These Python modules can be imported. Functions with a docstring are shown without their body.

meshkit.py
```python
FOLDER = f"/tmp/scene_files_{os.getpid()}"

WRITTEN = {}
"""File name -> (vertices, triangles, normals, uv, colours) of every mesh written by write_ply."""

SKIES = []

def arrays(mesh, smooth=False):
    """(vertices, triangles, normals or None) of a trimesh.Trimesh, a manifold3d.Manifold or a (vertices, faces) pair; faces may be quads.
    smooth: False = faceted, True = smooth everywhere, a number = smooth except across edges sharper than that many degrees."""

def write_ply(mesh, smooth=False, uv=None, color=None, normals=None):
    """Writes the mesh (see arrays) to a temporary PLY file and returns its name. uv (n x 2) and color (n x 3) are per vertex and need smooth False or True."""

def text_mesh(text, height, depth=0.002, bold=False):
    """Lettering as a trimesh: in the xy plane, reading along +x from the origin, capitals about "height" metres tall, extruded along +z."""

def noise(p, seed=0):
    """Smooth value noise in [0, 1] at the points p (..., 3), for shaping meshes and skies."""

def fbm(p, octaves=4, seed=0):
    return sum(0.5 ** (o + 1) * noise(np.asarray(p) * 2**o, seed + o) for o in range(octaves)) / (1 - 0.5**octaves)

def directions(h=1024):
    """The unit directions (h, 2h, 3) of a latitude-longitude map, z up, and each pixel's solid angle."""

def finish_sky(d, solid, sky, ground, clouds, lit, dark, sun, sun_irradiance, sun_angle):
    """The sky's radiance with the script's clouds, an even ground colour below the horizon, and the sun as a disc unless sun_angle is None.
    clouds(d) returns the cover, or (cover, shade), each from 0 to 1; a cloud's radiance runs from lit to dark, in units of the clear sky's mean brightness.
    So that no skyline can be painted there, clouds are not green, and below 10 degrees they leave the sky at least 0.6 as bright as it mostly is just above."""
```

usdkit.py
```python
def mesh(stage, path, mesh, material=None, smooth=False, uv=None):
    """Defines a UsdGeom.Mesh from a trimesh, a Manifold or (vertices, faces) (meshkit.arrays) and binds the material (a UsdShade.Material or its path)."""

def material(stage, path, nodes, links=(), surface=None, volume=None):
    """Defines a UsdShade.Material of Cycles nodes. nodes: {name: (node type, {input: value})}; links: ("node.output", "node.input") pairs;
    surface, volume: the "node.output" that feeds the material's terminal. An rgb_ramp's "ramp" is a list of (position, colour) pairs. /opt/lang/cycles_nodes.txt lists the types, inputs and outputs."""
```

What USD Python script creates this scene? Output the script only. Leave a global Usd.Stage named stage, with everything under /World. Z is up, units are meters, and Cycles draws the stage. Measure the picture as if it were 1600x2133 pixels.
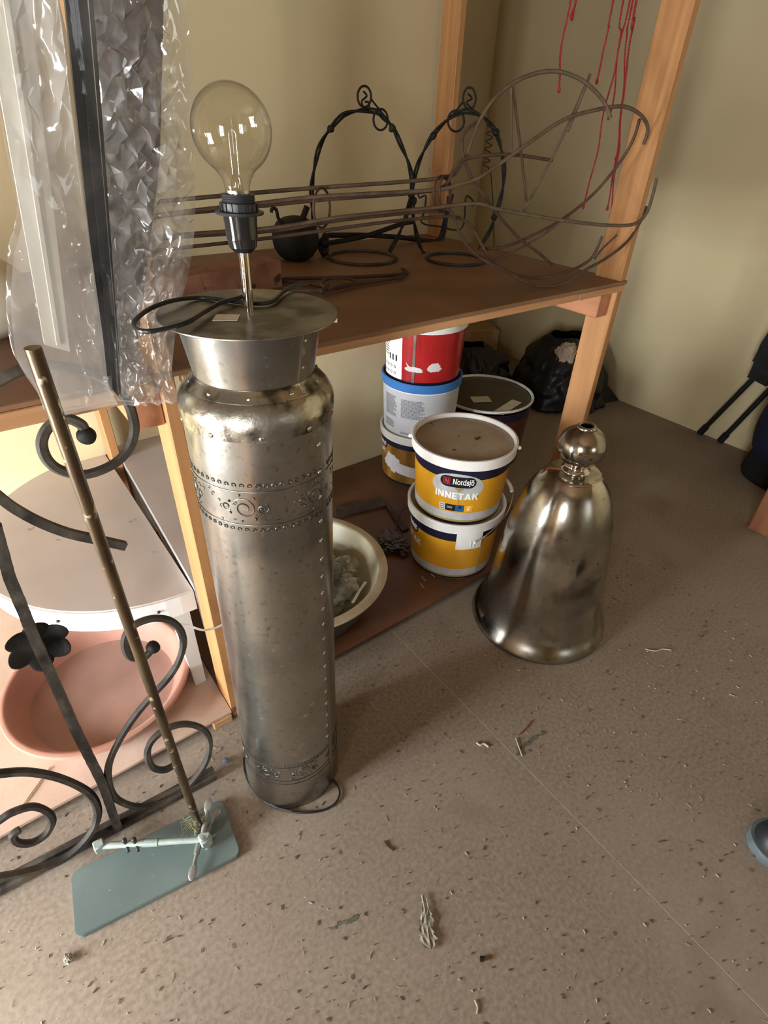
import math, random
import numpy as np, trimesh, manifold3d as m3d
import usdkit, meshkit
from pxr import Usd, UsdGeom, UsdLux, UsdShade, Gf, Sdf
from shapely.geometry import Polygon, Point, box as sbox
from shapely.ops import unary_union
rng = np.random.default_rng(7)
random.seed(7)
stage = Usd.Stage.CreateInMemory()
UsdGeom.SetStageUpAxis(stage, 'Z'); UsdGeom.SetStageMetersPerUnit(stage, 1.0)
UsdGeom.Xform.Define(stage, '/World'); UsdGeom.Scope.Define(stage, '/World/Looks')
PI = math.pi

# ------------------------------------------------------------------ camera
FPX = 1140.945
YAW, PITCH, ROLL = np.radians([37.86849, 35.57368, 2.15339])
CAM = np.array([0, 0, 1.15])
_f = np.array([np.sin(YAW)*np.cos(PITCH), np.cos(YAW)*np.cos(PITCH), -np.sin(PITCH)])
_r = np.array([np.cos(YAW), -np.sin(YAW), 0.0]); _u = np.cross(_r, _f)
_r = np.cos(ROLL)*_r + np.sin(ROLL)*_u; _u = np.cross(_r, _f)
cam = UsdGeom.Camera.Define(stage, '/World/camera')
cam.AddTransformOp().Set(Gf.Matrix4d(*_r, 0, *_u, 0, *(-_f), 0, *CAM, 1))
cam.CreateHorizontalApertureAttr(36.0); cam.CreateVerticalApertureAttr(36.0*2133/1600)
cam.CreateFocalLengthAttr(36.0*FPX/1600)
cam.CreateFStopAttr(0.0); cam.CreateClippingRangeAttr(Gf.Vec2f(0.02, 100))
cam.CreateExposureAttr(0.12)

# ------------------------------------------------------------------ light: daylight through unseen windows, sized and placed to light the room
def rect_light(name, pos, look, w, h, power, color):
    L = UsdLux.RectLight.Define(stage, '/World/' + name)
    d = np.array(look, float); d /= np.linalg.norm(d)
    x = np.cross([0, 0, 1], -d); x /= np.linalg.norm(x); y = np.cross(-d, x)
    L.AddTransformOp().Set(Gf.Matrix4d(*x, 0, *y, 0, *(-d), 0, *pos, 1))
    L.CreateWidthAttr(w); L.CreateHeightAttr(h); L.CreateIntensityAttr(power); L.CreateColorAttr(Gf.Vec3f(*color))
    return L
rect_light('unseen_daylight_shelf', (-1.64, 0.80, 0.53), (1, 0, 0), 0.72, 0.80, 88.0, (0.90, 0.96, 1.0))  # out of view, set low to light the shelf bays, tables and floor
rect_light('unseen_daylight_left', (-1.64, -0.85, 1.05), (1, 0, 0), 0.62, 0.95, 50.0, (0.97, 0.99, 1.0))  # out of view, placed to light the right wall and recess
rect_light('unseen_daylight_front', (1.2, -4.14, 1.5), (0, 1, 0), 1.3, 1.2, 3.0, (0.95, 0.98, 1.0))  # out of view, weak light from behind the camera
dome = UsdLux.DomeLight.Define(stage, '/World/sky'); dome.CreateIntensityAttr(0.1); dome.CreateColorAttr(Gf.Vec3f(0.9, 0.95, 1.0))

# ------------------------------------------------------------------ helpers
def P(px, py, plane):
    """a point of the place: where a line of sight of the photograph meets a real plane"""
    d = _r*(px-800)/FPX - _u*(py-1066.5)/FPX + _f
    k = plane[0]
    if k == 'z': t = (plane[1]-CAM[2])/d[2]
    elif k == 'y': t = (plane[1]-CAM[1])/d[1]
    elif k == 'x': t = (plane[1]-CAM[0])/d[0]
    elif k == 'l': t = (plane[1] + plane[2]*CAM[2] - CAM[1])/(d[1]-plane[2]*d[2])       # y = a + b z
    else:
        a, b = np.array(plane[1]), np.array(plane[2]); n = np.array([-(b-a)[1], (b-a)[0]])
        t = (n @ (a-CAM[:2]))/(n @ d[:2])
    return CAM + d*t
def PP(pts, plane): return [P(x, y, plane) for x, y in pts]

used = {}
def numbered(n):
    k = used.get(n, 0); used[n] = k+1
    return n if k == 0 else f'{n}_{k:03d}'
_child = {}
def key(p, label=None, cat=None, group=None, kind=None):
    for k, v in (('label', label), ('category', cat), ('group', group), ('kind', kind)):
        if v: p.SetCustomDataByKey(k, v)
    return p
def thing(name, label, cat, loc=(0, 0, 0), group=None, tilt=None):
    x = UsdGeom.Xform.Define(stage, '/World/' + numbered(name)); x.AddTranslateOp().Set(Gf.Vec3d(*map(float, loc)))
    x.GetPrim().SetCustomDataByKey('label', label)
    p = key(x.GetPrim(), label, cat, group)
    _loc[str(p.GetPath())] = np.array(loc, float)
    return p
_loc = {}
def part(parent, name, mesh, m, smooth=35, label=None, kind=None):
    """mesh in world coordinates -> one Mesh prim under parent"""
    pp = str(parent.GetPath())
    d = _child.setdefault(pp, {}); k = d.get(name, 0); d[name] = k+1
    nm = name if k == 0 else f'{name}_{k:03d}'
    off = np.zeros(3); q = pp
    while q.count('/') > 1:
        off = off + _loc.get(q, 0); q = q.rsplit('/', 1)[0]
    v, f = (np.array(mesh.vertices), np.array(mesh.faces))
    g = usdkit.mesh(stage, f'{pp}/{nm}', trimesh.Trimesh(v-off, f, process=False), m, smooth=smooth)
    return key(g.GetPrim(), label, None, None, kind)
def single(name, mesh, m, label, cat, group=None, smooth=35, kind=None):
    v = np.array(mesh.vertices); loc = np.array([*(v[:, :2].min(0)+v[:, :2].max(0))/2, v[:, 2].min()])
    path = '/World/' + numbered(name)
    g = usdkit.mesh(stage, path, trimesh.Trimesh(v-loc, mesh.faces, process=False), m, smooth=smooth)
    g.AddTranslateOp().Set(Gf.Vec3d(*map(float, loc)))
    return key(g.GetPrim(), label, cat, group, kind)
def struct(name, mesh, m, label, parent=None, smooth=False):
    if parent is not None: return part(parent, name, mesh, m, smooth)
    g = usdkit.mesh(stage, '/World/' + name, mesh, m, smooth=smooth)
    return key(g.GetPrim(), label, None, None, 'structure')
def cat(*ms):
    ms = [m for a in ms for m in (a if isinstance(a, (list, tuple)) else [a])]
    return trimesh.util.concatenate(ms)
def bx(x0, x1, y0, y1, z0, z1, b=0.0):
    if b <= 0:
        m = trimesh.creation.box([x1-x0, y1-y0, z1-z0]); m.apply_translation([(x0+x1)/2, (y0+y1)/2, (z0+z1)/2]); return m
    p = []
    for i in (0, 1):
        for j in (0, 1):
            for k in (0, 1):
                c = np.array([(x0, x1)[i], (y0, y1)[j], (z0, z1)[k]]); s = np.array([1-2*i, 1-2*j, 1-2*k])*b
                p += [c+s*[0, 1, 1], c+s*[1, 0, 1], c+s*[1, 1, 0]]
    return trimesh.convex.convex_hull(np.array(p))
def spl(pts, m=6, closed=False):
    p = np.array(pts, float); n = len(p)
    if n < 3 and not closed: return p
    out = []
    for i in range(n if closed else n-1):
        if closed: a, b, c, d = p[(i-1) % n], p[i], p[(i+1) % n], p[(i+2) % n]
        else: a, b, c, d = p[max(i-1, 0)], p[i], p[i+1], p[min(i+2, n-1)]
        for t in np.arange(m)/m:
            out.append(0.5*(2*b+(c-a)*t+(2*a-5*b+4*c-d)*t*t+(3*b-a-3*c+d)*t**3))
    if not closed: out.append(p[-1])
    return np.array(out)
def tube(pts, r, n=8, closed=False, flat=None, up=None):
    """sweep of a round (or n-sided) section along pts"""
    p = np.array(pts, float); N = len(p)
    keep = np.r_[True, np.linalg.norm(np.diff(p, axis=0), axis=1) > 1e-7]; p = p[keep]; N = len(p)
    r = np.broadcast_to(np.asarray(r, float), (len(keep),))[keep]
    if closed: t = np.roll(p, -1, 0)-np.roll(p, 1, 0)
    else: t = np.gradient(p, axis=0)
    t /= np.linalg.norm(t, axis=1)[:, None]+1e-12
    a0 = np.array(up if up is not None else ([0, 0, 1.0] if abs(t[0, 2]) < .9 else [1.0, 0, 0]), float)
    A = []
    a = a0
    for i in range(N):
        a = a-t[i]*(a@t[i]); a = a/(np.linalg.norm(a)+1e-12); A.append(a)
        if up is not None: a = a0
    A = np.array(A); B = np.cross(t, A)
    ang = np.arange(n)*2*PI/n+PI/n
    sa, sb = (1, 1) if flat is None else flat
    v = p[:, None]+r[:, None, None]*(sa*np.cos(ang)[None, :, None]*A[:, None]+sb*np.sin(ang)[None, :, None]*B[:, None])
    F = []
    for i in range(N if closed else N-1):
        k = (i+1) % N
        for j in range(n):
            l = (j+1) % n
            F += [[i*n+j, i*n+l, k*n+l], [i*n+j, k*n+l, k*n+j]]
    v = v.reshape(-1, 3)
    if not closed:
        v = np.vstack([v, p[0], p[-1]]); c0, c1 = len(v)-2, len(v)-1
        for j in range(n):
            l = (j+1) % n
            F += [[c0, l, j], [c1, (N-1)*n+j, (N-1)*n+l]]
    m = trimesh.Trimesh(v, np.array(F), process=False)
    return m
def lathe(prof, c=(0, 0, 0), n=64):
    """prof: (r, z) pairs"""
    m = trimesh.creation.revolve(np.array(prof, float), sections=n)
    if m.volume < 0: m.invert()
    m.apply_translation(c); return m
def ball(c, r, s=(1, 1, 1), sub=2):
    m = trimesh.creation.icosphere(sub, r); m.apply_scale(s); m.apply_translation(c); return m
def cyl(a, b, r, n=16): return tube([a, b], r, n)
def extrude(poly, h):
    gs = getattr(poly, 'geoms', [poly])
    return cat([trimesh.creation.extrude_polygon(g, h, engine='earcut') for g in gs])
def finer(m, s):
    v, f = trimesh.remesh.subdivide_to_size(m.vertices, m.faces, s, max_iter=12); return trimesh.Trimesh(v, f, process=False)
def wrap(m, c, R, th0, z0=0.0, s=0.012):
    """flat mesh (x along, y up, z out) bent round a vertical axis at c; R a number or R(z)"""
    m = finer(m, s); v = np.array(m.vertices)
    rr = np.array([R(z0+y) if callable(R) else R for y in v[:, 1]])
    R0 = R(z0) if callable(R) else R
    th = th0+v[:, 0]/R0
    w = np.stack([c[0]+(rr+v[:, 2])*np.cos(th), c[1]+(rr+v[:, 2])*np.sin(th), c[2]+z0+v[:, 1]], 1)
    return trimesh.Trimesh(w, m.faces, process=False)
def text(s, h, d=0.0005, bold=True, width=None):
    m = meshkit.text_mesh(s, h, d, bold)
    v = np.array(m.vertices); w = v[:, 0].max()-v[:, 0].min(); v[:, 0] -= (v[:, 0].max()+v[:, 0].min())/2
    if width: v[:, 0] *= width/w
    return trimesh.Trimesh(v, m.faces, process=False)
def rrect(w, h, r):
    return sbox(-w/2+r, -h/2+r, w/2-r, h/2-r).buffer(r, 8)
def jag(m, amp, sc, seed=0):
    v = np.array(m.vertices); n = np.array(m.vertex_normals)
    v += n*((meshkit.noise(v*sc, seed)-.5)*2*amp)[:, None]
    return trimesh.Trimesh(v, m.faces, process=False)
def rot(m, axis, ang, c):
    m = m.copy(); m.apply_transform(trimesh.transformations.rotation_matrix(ang, axis, c)); return m

# ------------------------------------------------------------------ materials
def mat(name, c1, c2=None, rough=.5, rough2=None, metal=0., scale=8., detail=4., vscale=(1, 1, 1), ramp=(.35, .65), bump=0., bscale=None, bvscale=None, coat=0.,
        spec=.5, spots=None, space='object', extra=None, trans=0., ior=1.5, alpha=None, dist=0.):
    n = {'g': ('texture_coordinate', {}), 'p': ('principled_bsdf', {'roughness': rough, 'metallic': metal, 'coat_weight': coat, 'specular_ior_level': spec, 'transmission_weight': trans, 'ior': ior})}
    src = 'g.object'
    if space == 'world': n['g'] = ('geometry', {}); src = 'g.position'
    l = []
    if c2 is None: n['p'][1]['base_color'] = c1
    else:
        n['m'] = ('mapping', {'scale': vscale}); n['n'] = ('noise_texture', {'scale': scale, 'detail': detail, 'distortion': dist})
        n['r'] = ('rgb_ramp', {'ramp': [(ramp[0], c1), (ramp[1], c2)]})
        l += [(src, 'm.vector'), ('m.vector', 'n.vector'), ('n.fac', 'r.fac')]
        last = 'r.color'
        if spots:                                    # (scale, threshold, colour[, softness])
            for i, s in enumerate(spots):
                sc, th, col = s[:3]; so = s[3] if len(s) > 3 else .04
                n[f's{i}'] = ('noise_texture', {'scale': sc, 'detail': 3.}); n[f'sr{i}'] = ('map_range', {'from_min': th, 'from_max': th+so, 'clamp': True}); n[f'sm{i}'] = ('mix_color', {'b': col})
                l += [(src, f's{i}.vector'), (f's{i}.fac', f'sr{i}.value'), (f'sr{i}.result', f'sm{i}.fac'), (last, f'sm{i}.a')]; last = f'sm{i}.result'
        l.append((last, 'p.base_color'))
        if rough2 is not None:
            n['rr'] = ('map_range', {'from_min': ramp[0], 'from_max': ramp[1], 'to_min': rough, 'to_max': rough2, 'clamp': True}); l += [('n.fac', 'rr.value'), ('rr.result', 'p.roughness')]
    if bump:
        n['bm'] = ('mapping', {'scale': bvscale or vscale}); n['bn'] = ('noise_texture', {'scale': bscale or scale*3, 'detail': 4.}); n['b'] = ('bump', {'strength': bump, 'distance': .004})
        l += [(src, 'bm.vector'), ('bm.vector', 'bn.vector'), ('bn.fac', 'b.height'), ('b.normal', 'p.normal')]
    return usdkit.material(stage, '/World/Looks/' + name, n, l, surface='p.BSDF')

M = {}
def clear(name, rough, f0, pw, tcol, extra=None, haze=None):
    """thin clear sheet, alike from both sides: transparent + gloss by the view angle (Schlick), with some haze (colour, amount or noise range)"""
    n = {'t': ('transparent_bsdf', {'color': tcol}), 'g': ('glossy_bsdf', {'roughness': rough}), 'lw': ('layer_weight', {'blend': .5}), 'p': ('math', {'math_type': 'power', 'value2': pw}),
         'mr': ('map_range', {'to_min': f0, 'to_max': 1.0, 'clamp': True}), 'm': ('mix_closure', {})}
    l = [('lw.facing', 'p.value1'), ('p.value', 'mr.value'), ('mr.result', 'm.fac'), ('g.BSDF', 'm.closure2')]
    if haze:
        col, lo, hi, sc = haze
        n.update({'d': ('translucent_bsdf', {'color': col}), 'd2': ('diffuse_bsdf', {'color': col}), 'a': ('mix_closure', {'fac': .5}), 'm1': ('mix_closure', {}), 'tc': ('texture_coordinate', {}), 'n': ('noise_texture', {'scale': sc, 'detail': 5., 'distortion': 1.}), 'hr': ('map_range', {'from_min': .42, 'from_max': .75, 'to_min': lo, 'to_max': hi, 'clamp': True})})
        l += [('tc.object', 'n.vector'), ('n.fac', 'hr.value'), ('hr.result', 'm1.fac'), ('d.BSDF', 'a.closure1'), ('d2.BSDF', 'a.closure2'), ('t.BSDF', 'm1.closure1'), ('a.closure', 'm1.closure2'), ('m1.closure', 'm.closure1')]
    else: l.append(('t.BSDF', 'm.closure1'))
    return usdkit.material(stage, '/World/Looks/'+name, n, l, surface='m.closure')
M['wall'] = mat('wall_paint', (.57, .475, .28), (.63, .53, .32), .75, scale=1.6, bump=.05, bscale=140, space='world')
M['ceiling'] = mat('unseen_dark_ceiling', (.22, .13, .07), (.30, .19, .10), .7, scale=6, vscale=(1, .1, 1), space='world')  # ceiling out of view, dark brown chosen to cut bounced light
M['floor'] = mat('floor_hardboard', (.190, .145, .105), (.315, .255, .199), .65, scale=120, detail=10, spec=.2, ramp=(.25, .75), bump=.05, bscale=700, space='world',
                 spots=[(2.1, .46, (.325, .268, .215), .4), (4.5, .60, (.19, .14, .10), .25), (170, .68, (.12, .085, .06), .04), (260, .70, (.46, .42, .36), .04)])
M['seam'] = mat('seam_dust', (.52, .46, .39), (.40, .34, .28), .9, scale=60, space='world')
def wood(name, ax, a=(.33, .148, .052), b=(.46, .228, .085), r=.5):
    vs = [1, 1, 1]; vs[ax] = .06
    return mat(name, a, b, r, scale=42, detail=5, vscale=tuple(vs), ramp=(.3, .7), bump=.1, bscale=120, space='world', dist=.6)
M['wood_z'] = wood('pine_post', 2); M['wood_y'] = wood('pine_crossbeam', 1, (.34, .13, .06), (.46, .20, .09)); M['wood_x'] = wood('pine_batten', 0, (.40, .20, .09), (.55, .30, .14))
M['shelf'] = mat('shelf_hardboard', (.17, .085, .04), (.23, .12, .06), .5, scale=9, detail=7, bump=.06, bscale=160, space='world', spots=[(3, .56, (.26, .155, .09), .25), (40, .74, (.16, .085, .045), .03)])
M['board_left'] = mat('lower_board_pale', (.44, .305, .23), (.52, .375, .29), .7, scale=6, detail=6, bump=.06, bscale=160, space='world', spots=[(60, .73, (.35, .2, .13), .03)])  # left bay board, paler and pinker than the right one
M['edge'] = mat('board_edge', (.36, .22, .10), (.48, .32, .16), .7, scale=60, space='world')
M['board_low'] = mat('lower_board', (.105, .042, .018), (.155, .065, .03), .45, scale=7, detail=6, bump=.06, bscale=160, space='world', spots=[(3, .56, (.15, .08, .045), .2)])

# ------------------------------------------------------------------ the room
ZS, YF, YB = 0.84, 0.80, 1.57        # shelf top, shelf front, wall behind the shelf
XL, XR, YW, YN, ZC = -1.5, 2.60, 2.575, -4.0, 2.5
fl = UsdGeom.Xform.Define(stage, '/World/floor').GetPrim(); key(fl, 'brown hardboard floor with sheet seams, dusty and littered', None, None, 'structure')
xs = [XL-.1, -.552, .668, XR+.1]; ys = [YN-.1, -.9, 1.5, YW+.1]
struct('subfloor', bx(XL-.1, XR+.1, YN-.1, YW+.1, -.08, -.006), M['seam'], None, fl)
for x in xs[1:-1]: struct('seam_filler', bx(x-.0007, x+.0007, YN, YW, -.006, -.0002), M['seam'], None, fl)
for i in range(3):
    for j in range(3):
        struct('hardboard_sheet', bx(xs[i]+.0008, xs[i+1]-.0008, ys[j]+.0005, ys[j+1]-.0005, -.006, 0, .0006), M['floor'], None, fl)
struct('wall_right', bx(XR, XR+.12, YN, YW+.12, 0, ZC), M['wall'], 'pale yellow painted right wall')
struct('wall_recess', bx(1.43, XR, YW, YW+.12, 0, ZC), M['wall'], 'pale yellow back wall of the recess beyond the shelf')
struct('wall_back', bx(XL, 1.43, YB, YW+.12, 0, ZC), M['wall'], 'pale yellow wall behind the wooden shelf')
struct('ceiling', bx(XL-.12, XR+.12, YN-.12, YW+.12, ZC, ZC+.1), M['ceiling'], 'unseen brown boarded ceiling, kept dark to cut bounced light')
M['frame'] = mat('window_frame_paint', (.75, .74, .70), rough=.4)
M['pane'] = clear('window_glass', .02, .04, 5., (1, 1, 1))
def wall_with_window(name, ax, pos, lo, hi, wins, label, nums):
    T = .12
    def b(u0, u1, a, c, d0=0, d1=T):
        return bx(pos-d1, pos-d0, u0, u1, a, c) if ax == 'x' else bx(u0, u1, pos-d1, pos-d0, a, c)
    ws = sorted(wins); e = [lo]+[x for w in ws for x in w[:2]]+[hi]
    struct(name, cat([b(e[i], e[i+1], 0, ZC) for i in range(0, len(e), 2)]+[b(w0, w1, 0, z0) for w0, w1, z0, z1 in ws]+[b(w0, w1, z1, ZC) for w0, w1, z0, z1 in ws]), M['wall'], label)
    for (w0, w1, z0, z1), k in zip(wins, nums):
        W = UsdGeom.Xform.Define(stage, f'/World/window_{k}').GetPrim(); key(W, ['low white framed window in the left wall beside the shelf', 'white framed window in the left wall nearer the camera', 'wide white framed window behind the camera'][k-1], None, None, 'structure')
        f = .05
        struct('window_frame', cat(b(w0, w0+f, z0, z1, .03, .09), b(w1-f, w1, z0, z1, .03, .09), b(w0+f, w1-f, z0, z0+f, .03, .09), b(w0+f, w1-f, z1-f, z1, .03, .09)), M['frame'], None, W)
        n = max(2, round((w1-w0)/.5))
        for i in range(1, n):
            u = w0+(w1-w0)*i/n; struct('mullion', b(u-.025, u+.025, z0+f, z1-f, .035, .085), M['frame'], None, W)
        for i in range(n):
            u0 = w0+(w1-w0)*i/n+(f if i == 0 else .025); u1 = w0+(w1-w0)*(i+1)/n-(f if i == n-1 else .025)
            struct('pane', b(u0, u1, z0+f, z1-f, .058, .062), M['pane'], None, W)
wall_with_window('wall_left', 'x', XL, YN-.12, YW+.12, ((.42, 1.18, .10, .96), (-1.20, -.50, .50, 1.60)), 'pale yellow left wall around the windows', (1, 2))  # unseen windows, shaped to light the shelf bays, floor and right wall
wall_with_window('wall_front', 'y', YN, XL, XR+.12, ((.55, 1.85, .88, 2.15),), 'pale yellow wall behind the camera', (3,))  # unseen wall and window; wall set far back to cut bounced light
#@OBJECTS
# ------------------------------------------------------------------ the shelving
sh = thing('shelving_unit', 'orange-stained pine shelving unit with narrow uprights and brown hardboard shelves along the wall', 'shelving', (0.2, 1.18, 0))
PW, PD = .022, .075
XP = (-.95, .2, 1.348)               # left faces of the uprights
for x in XP:
    for y in (YF+.006, YB-.015-PD):
        part(sh, 'upright', bx(x, x+PW, y, y+PD, 0, 2.0, .0015), M['wood_z'])
    part(sh, 'crossbeam', bx(x-.046, x-.0005, YF+.02, YB-.02, ZS-.088, ZS-.025, .002), M['wood_y'])
    part(sh, 'lower_crossbeam', bx(x-.046, x-.0005, YF+.01, YB-.02, 0.0, .022, .002), M['wood_y'])
part(sh, 'shelf_board', bx(-1.0, .211, YF, YB-.003, ZS-.008, ZS, .0012), M['shelf'])
part(sh, 'shelf_board', bx(.2115, 1.372, YF, YB-.003, ZS-.008, ZS, .0012), M['shelf'])
part(sh, 'front_batten', bx(-.99, .19, YF+.001, YF+.019, ZS-.034, ZS-.0095, .0015), M['wood_x'])
part(sh, 'front_batten', bx(.232, 1.18, YF+.001, YF+.019, ZS-.024, ZS-.0085, .0015), M['wood_x'])
part(sh, 'front_batten', bx(1.184, 1.368, YF+.001, YF+.019, ZS-.025, ZS-.009, .0015), M['wood_x'])
part(sh, 'lower_board', bx(-1.0, .199, YF, YB-.004, .0225, .031, .001), M['board_left'], label='pale pinkish lower board')
part(sh, 'lower_board', bx(.2, 1.372, YF, YB-.004, .0225, .031, .001), M['board_low'])
part(sh, 'unseen_upper_board', bx(-1.0, 1.372, YF, YB-.003, 1.70, 1.712, .001), M['shelf'])  # out of view, carries the hanging yarn and darkens the wall top
part(sh, 'corner_block', bx(.152, .197, YF-.004, YF+.018, 0.0, .022, .002), M['wood_x'])

# ------------------------------------------------------------------ the tall metal lamp
def metal(name, a, b, r1, r2, sc, ramp=(.35, .65), spots=None, bump=0., bs=60):
    return mat(name, a, b, r1, r2, 1.0, sc, 6, ramp=ramp, bump=bump, bscale=bs, spots=spots)
M['tin'] = metal('brushed_tin', (.31, .30, .27), (.49, .475, .43), .36, .24, 9, (.3, .7), [(5, .52, (.15, .16, .155), .22), (120, .58, (.24, .23, .21), .15), (60, .64, (.56, .54, .49), .1)], .12, 45)
M['tin_d'] = metal('hammered_tin', (.30, .285, .24), (.62, .60, .52), .38, .16, 14, (.38, .6), [(24, .52, (.09, .085, .07), .12)], .35, 60)
M['tin_top'] = metal('smudged_tin_disc', (.23, .215, .185), (.36, .345, .305), .42, .3, 12, (.4, .65), [(16, .50, (.12, .105, .085), .10)])
M['pat'] = metal('tin_dark_relief', (.08, .078, .07), (.18, .172, .15), .5, .4, 40)
M['rivet'] = mat('rivet_tin', (.62, .59, .53), rough=.22, metal=1.)
M['chrome'] = mat('chrome', (.72, .70, .66), rough=.06, metal=1.)
M['black_pl'] = mat('black_bakelite', (.012, .012, .013), rough=.12, coat=.6)
M['black_mat'] = mat('black_ring_plastic', (.02, .02, .022), rough=.45)
M['cable'] = mat('black_cable', (.012, .013, .014), rough=.35)
M['paper'] = mat('aged_paper', (.62, .55, .42), (.72, .66, .53), .7, scale=30)
LB = np.array([.259, .624, 0]); LX = np.array([.0124, -.004, 1.0]); LX /= np.linalg.norm(LX)
def lam(m):                                                       # tilt of the lamp's axis, about its foot
    ang = math.acos(LX[2]); axv = np.cross([0, 0, 1], LX); return rot(m, axv, ang, LB)
lamp = thing('floor_lamp', 'tall riveted tin churn-shaped lamp with flared neck and a big clear globe bulb', 'lamp', LB)
def R_body(z): return float(np.interp(z, [0, .03, .1, .3, .5, .75, .845], [.0985, .0975, .0958, .0945, .0935, .0945, .0955]))
zz = np.linspace(0.002, .86, 40)
part(lamp, 'body', lam(lathe([(R_body(z), z) for z in zz]+[(.09, .86)], (*LB[:2], 0), 96)), M['tin'], 50)
part(lamp, 'shoulder', lam(lathe([(R_body(.84)+.0005, .8405), (R_body(.84)+.0022, .8408), (.0975, .845), (.0982, .853), (.0978, .861), (.0955, .869), (.0915, .876), (.087, .881), (.082, .884), (.076, .886)], (*LB[:2], 0), 96)), M['tin_d'], 60)
part(lamp, 'collar', lam(lathe([(.0845, .8818), (.0852, .8832), (.0765, .8912), (.0745, .8945), (.0735, .8945)], (*LB[:2], 0), 96)), M['tin_d'], 40)
part(lamp, 'neck', lam(lathe([(.0735, .887), (.0738, .895), (.0775, .917), (.0808, .938), (.0836, .956), (.0862, .9568), (.0874, .9578), (.0876, .9592), (.0866, .9604), (.082, .9605)], (*LB[:2], 0), 96)), M['tin'], 40)
part(lamp, 'disc', lam(lathe([(.0, .9608), (.1028, .9608), (.1036, .9615), (.1036, .9628), (.1028, .9636), (0, .9640)], (*LB[:2], 0), 96)), M['tin_top'], 40)
az_cam = math.atan2(-LB[1], -LB[0])                                # towards the camera
def on_lamp(th, z, out=0., R=None):
    r = (R if R is not None else R_body(z))+out
    return np.array([LB[0]+r*math.cos(th), LB[1]+r*math.sin(th), z])
th_seam = az_cam+math.radians(46)
# overlapped seam of the sheet and of the neck
sm = bx(-.006, .006, 0.0, .838, 0, .0011); part(lamp, 'seam', lam(wrap(sm, LB, R_body, th_seam+.085, 0.0, .02)), M['tin'], 30)
nk = tube([on_lamp(th_seam-.10, z, .0006, R) for z, R in ((.957, .0845), (.93, .0795), (.9, .0745), (.893, .0745), (.886, .083))], .0007, 6); part(lamp, 'neck_seam', lam(nk), M['rivet'])
def rivet(th, z, R, r=.0023, ny=None):
    p = on_lamp(th, z, 0, R); m = ball((0, 0, 0), r*1.25, (.45, 1, 1), 2); m = rot(m, [0, 0, 1], th, [0, 0, 0]); m.apply_translation(p); return lam(m)
for z in np.r_[.815, .775, .735, np.linspace(.695, .18, 16)]:
    part(lamp, 'rivet', rivet(th_seam, z, R_body(z), .0028), M['rivet'])
for k in range(10):
    part(lamp, 'rivet', rivet(az_cam-.12+k*2*PI/10+.1, .8455, .0975, .0026), M['rivet'])
    part(lamp, 'rivet', rivet(az_cam-.24+k*2*PI/10+.1, .8865, .0805, .0024), M['rivet'])
for z in (.945, .912): part(lamp, 'rivet', rivet(th_seam-.02, z, float(np.interp(z, [.895, .956], [.074, .084])), .0016), M['rivet'])
def beads(z, n, r):
    out = []
    for k in range(n):
        th = 2*PI*k/n; c = on_lamp(th, z, .0001); e = np.array([-math.sin(th), math.cos(th), 0])
        out.append(tube([c+r*(math.cos(a)*e+math.sin(a)*np.array([0, 0, 1.])) for a in np.linspace(0, 2*PI, 9)[:-1]], r*.36, 4, True))
    return cat(out)
for z in (.780, .712): part(lamp, 'bead_row', lam(beads(z, 60, .0026)), M['pat'], kind='stuff')
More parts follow.
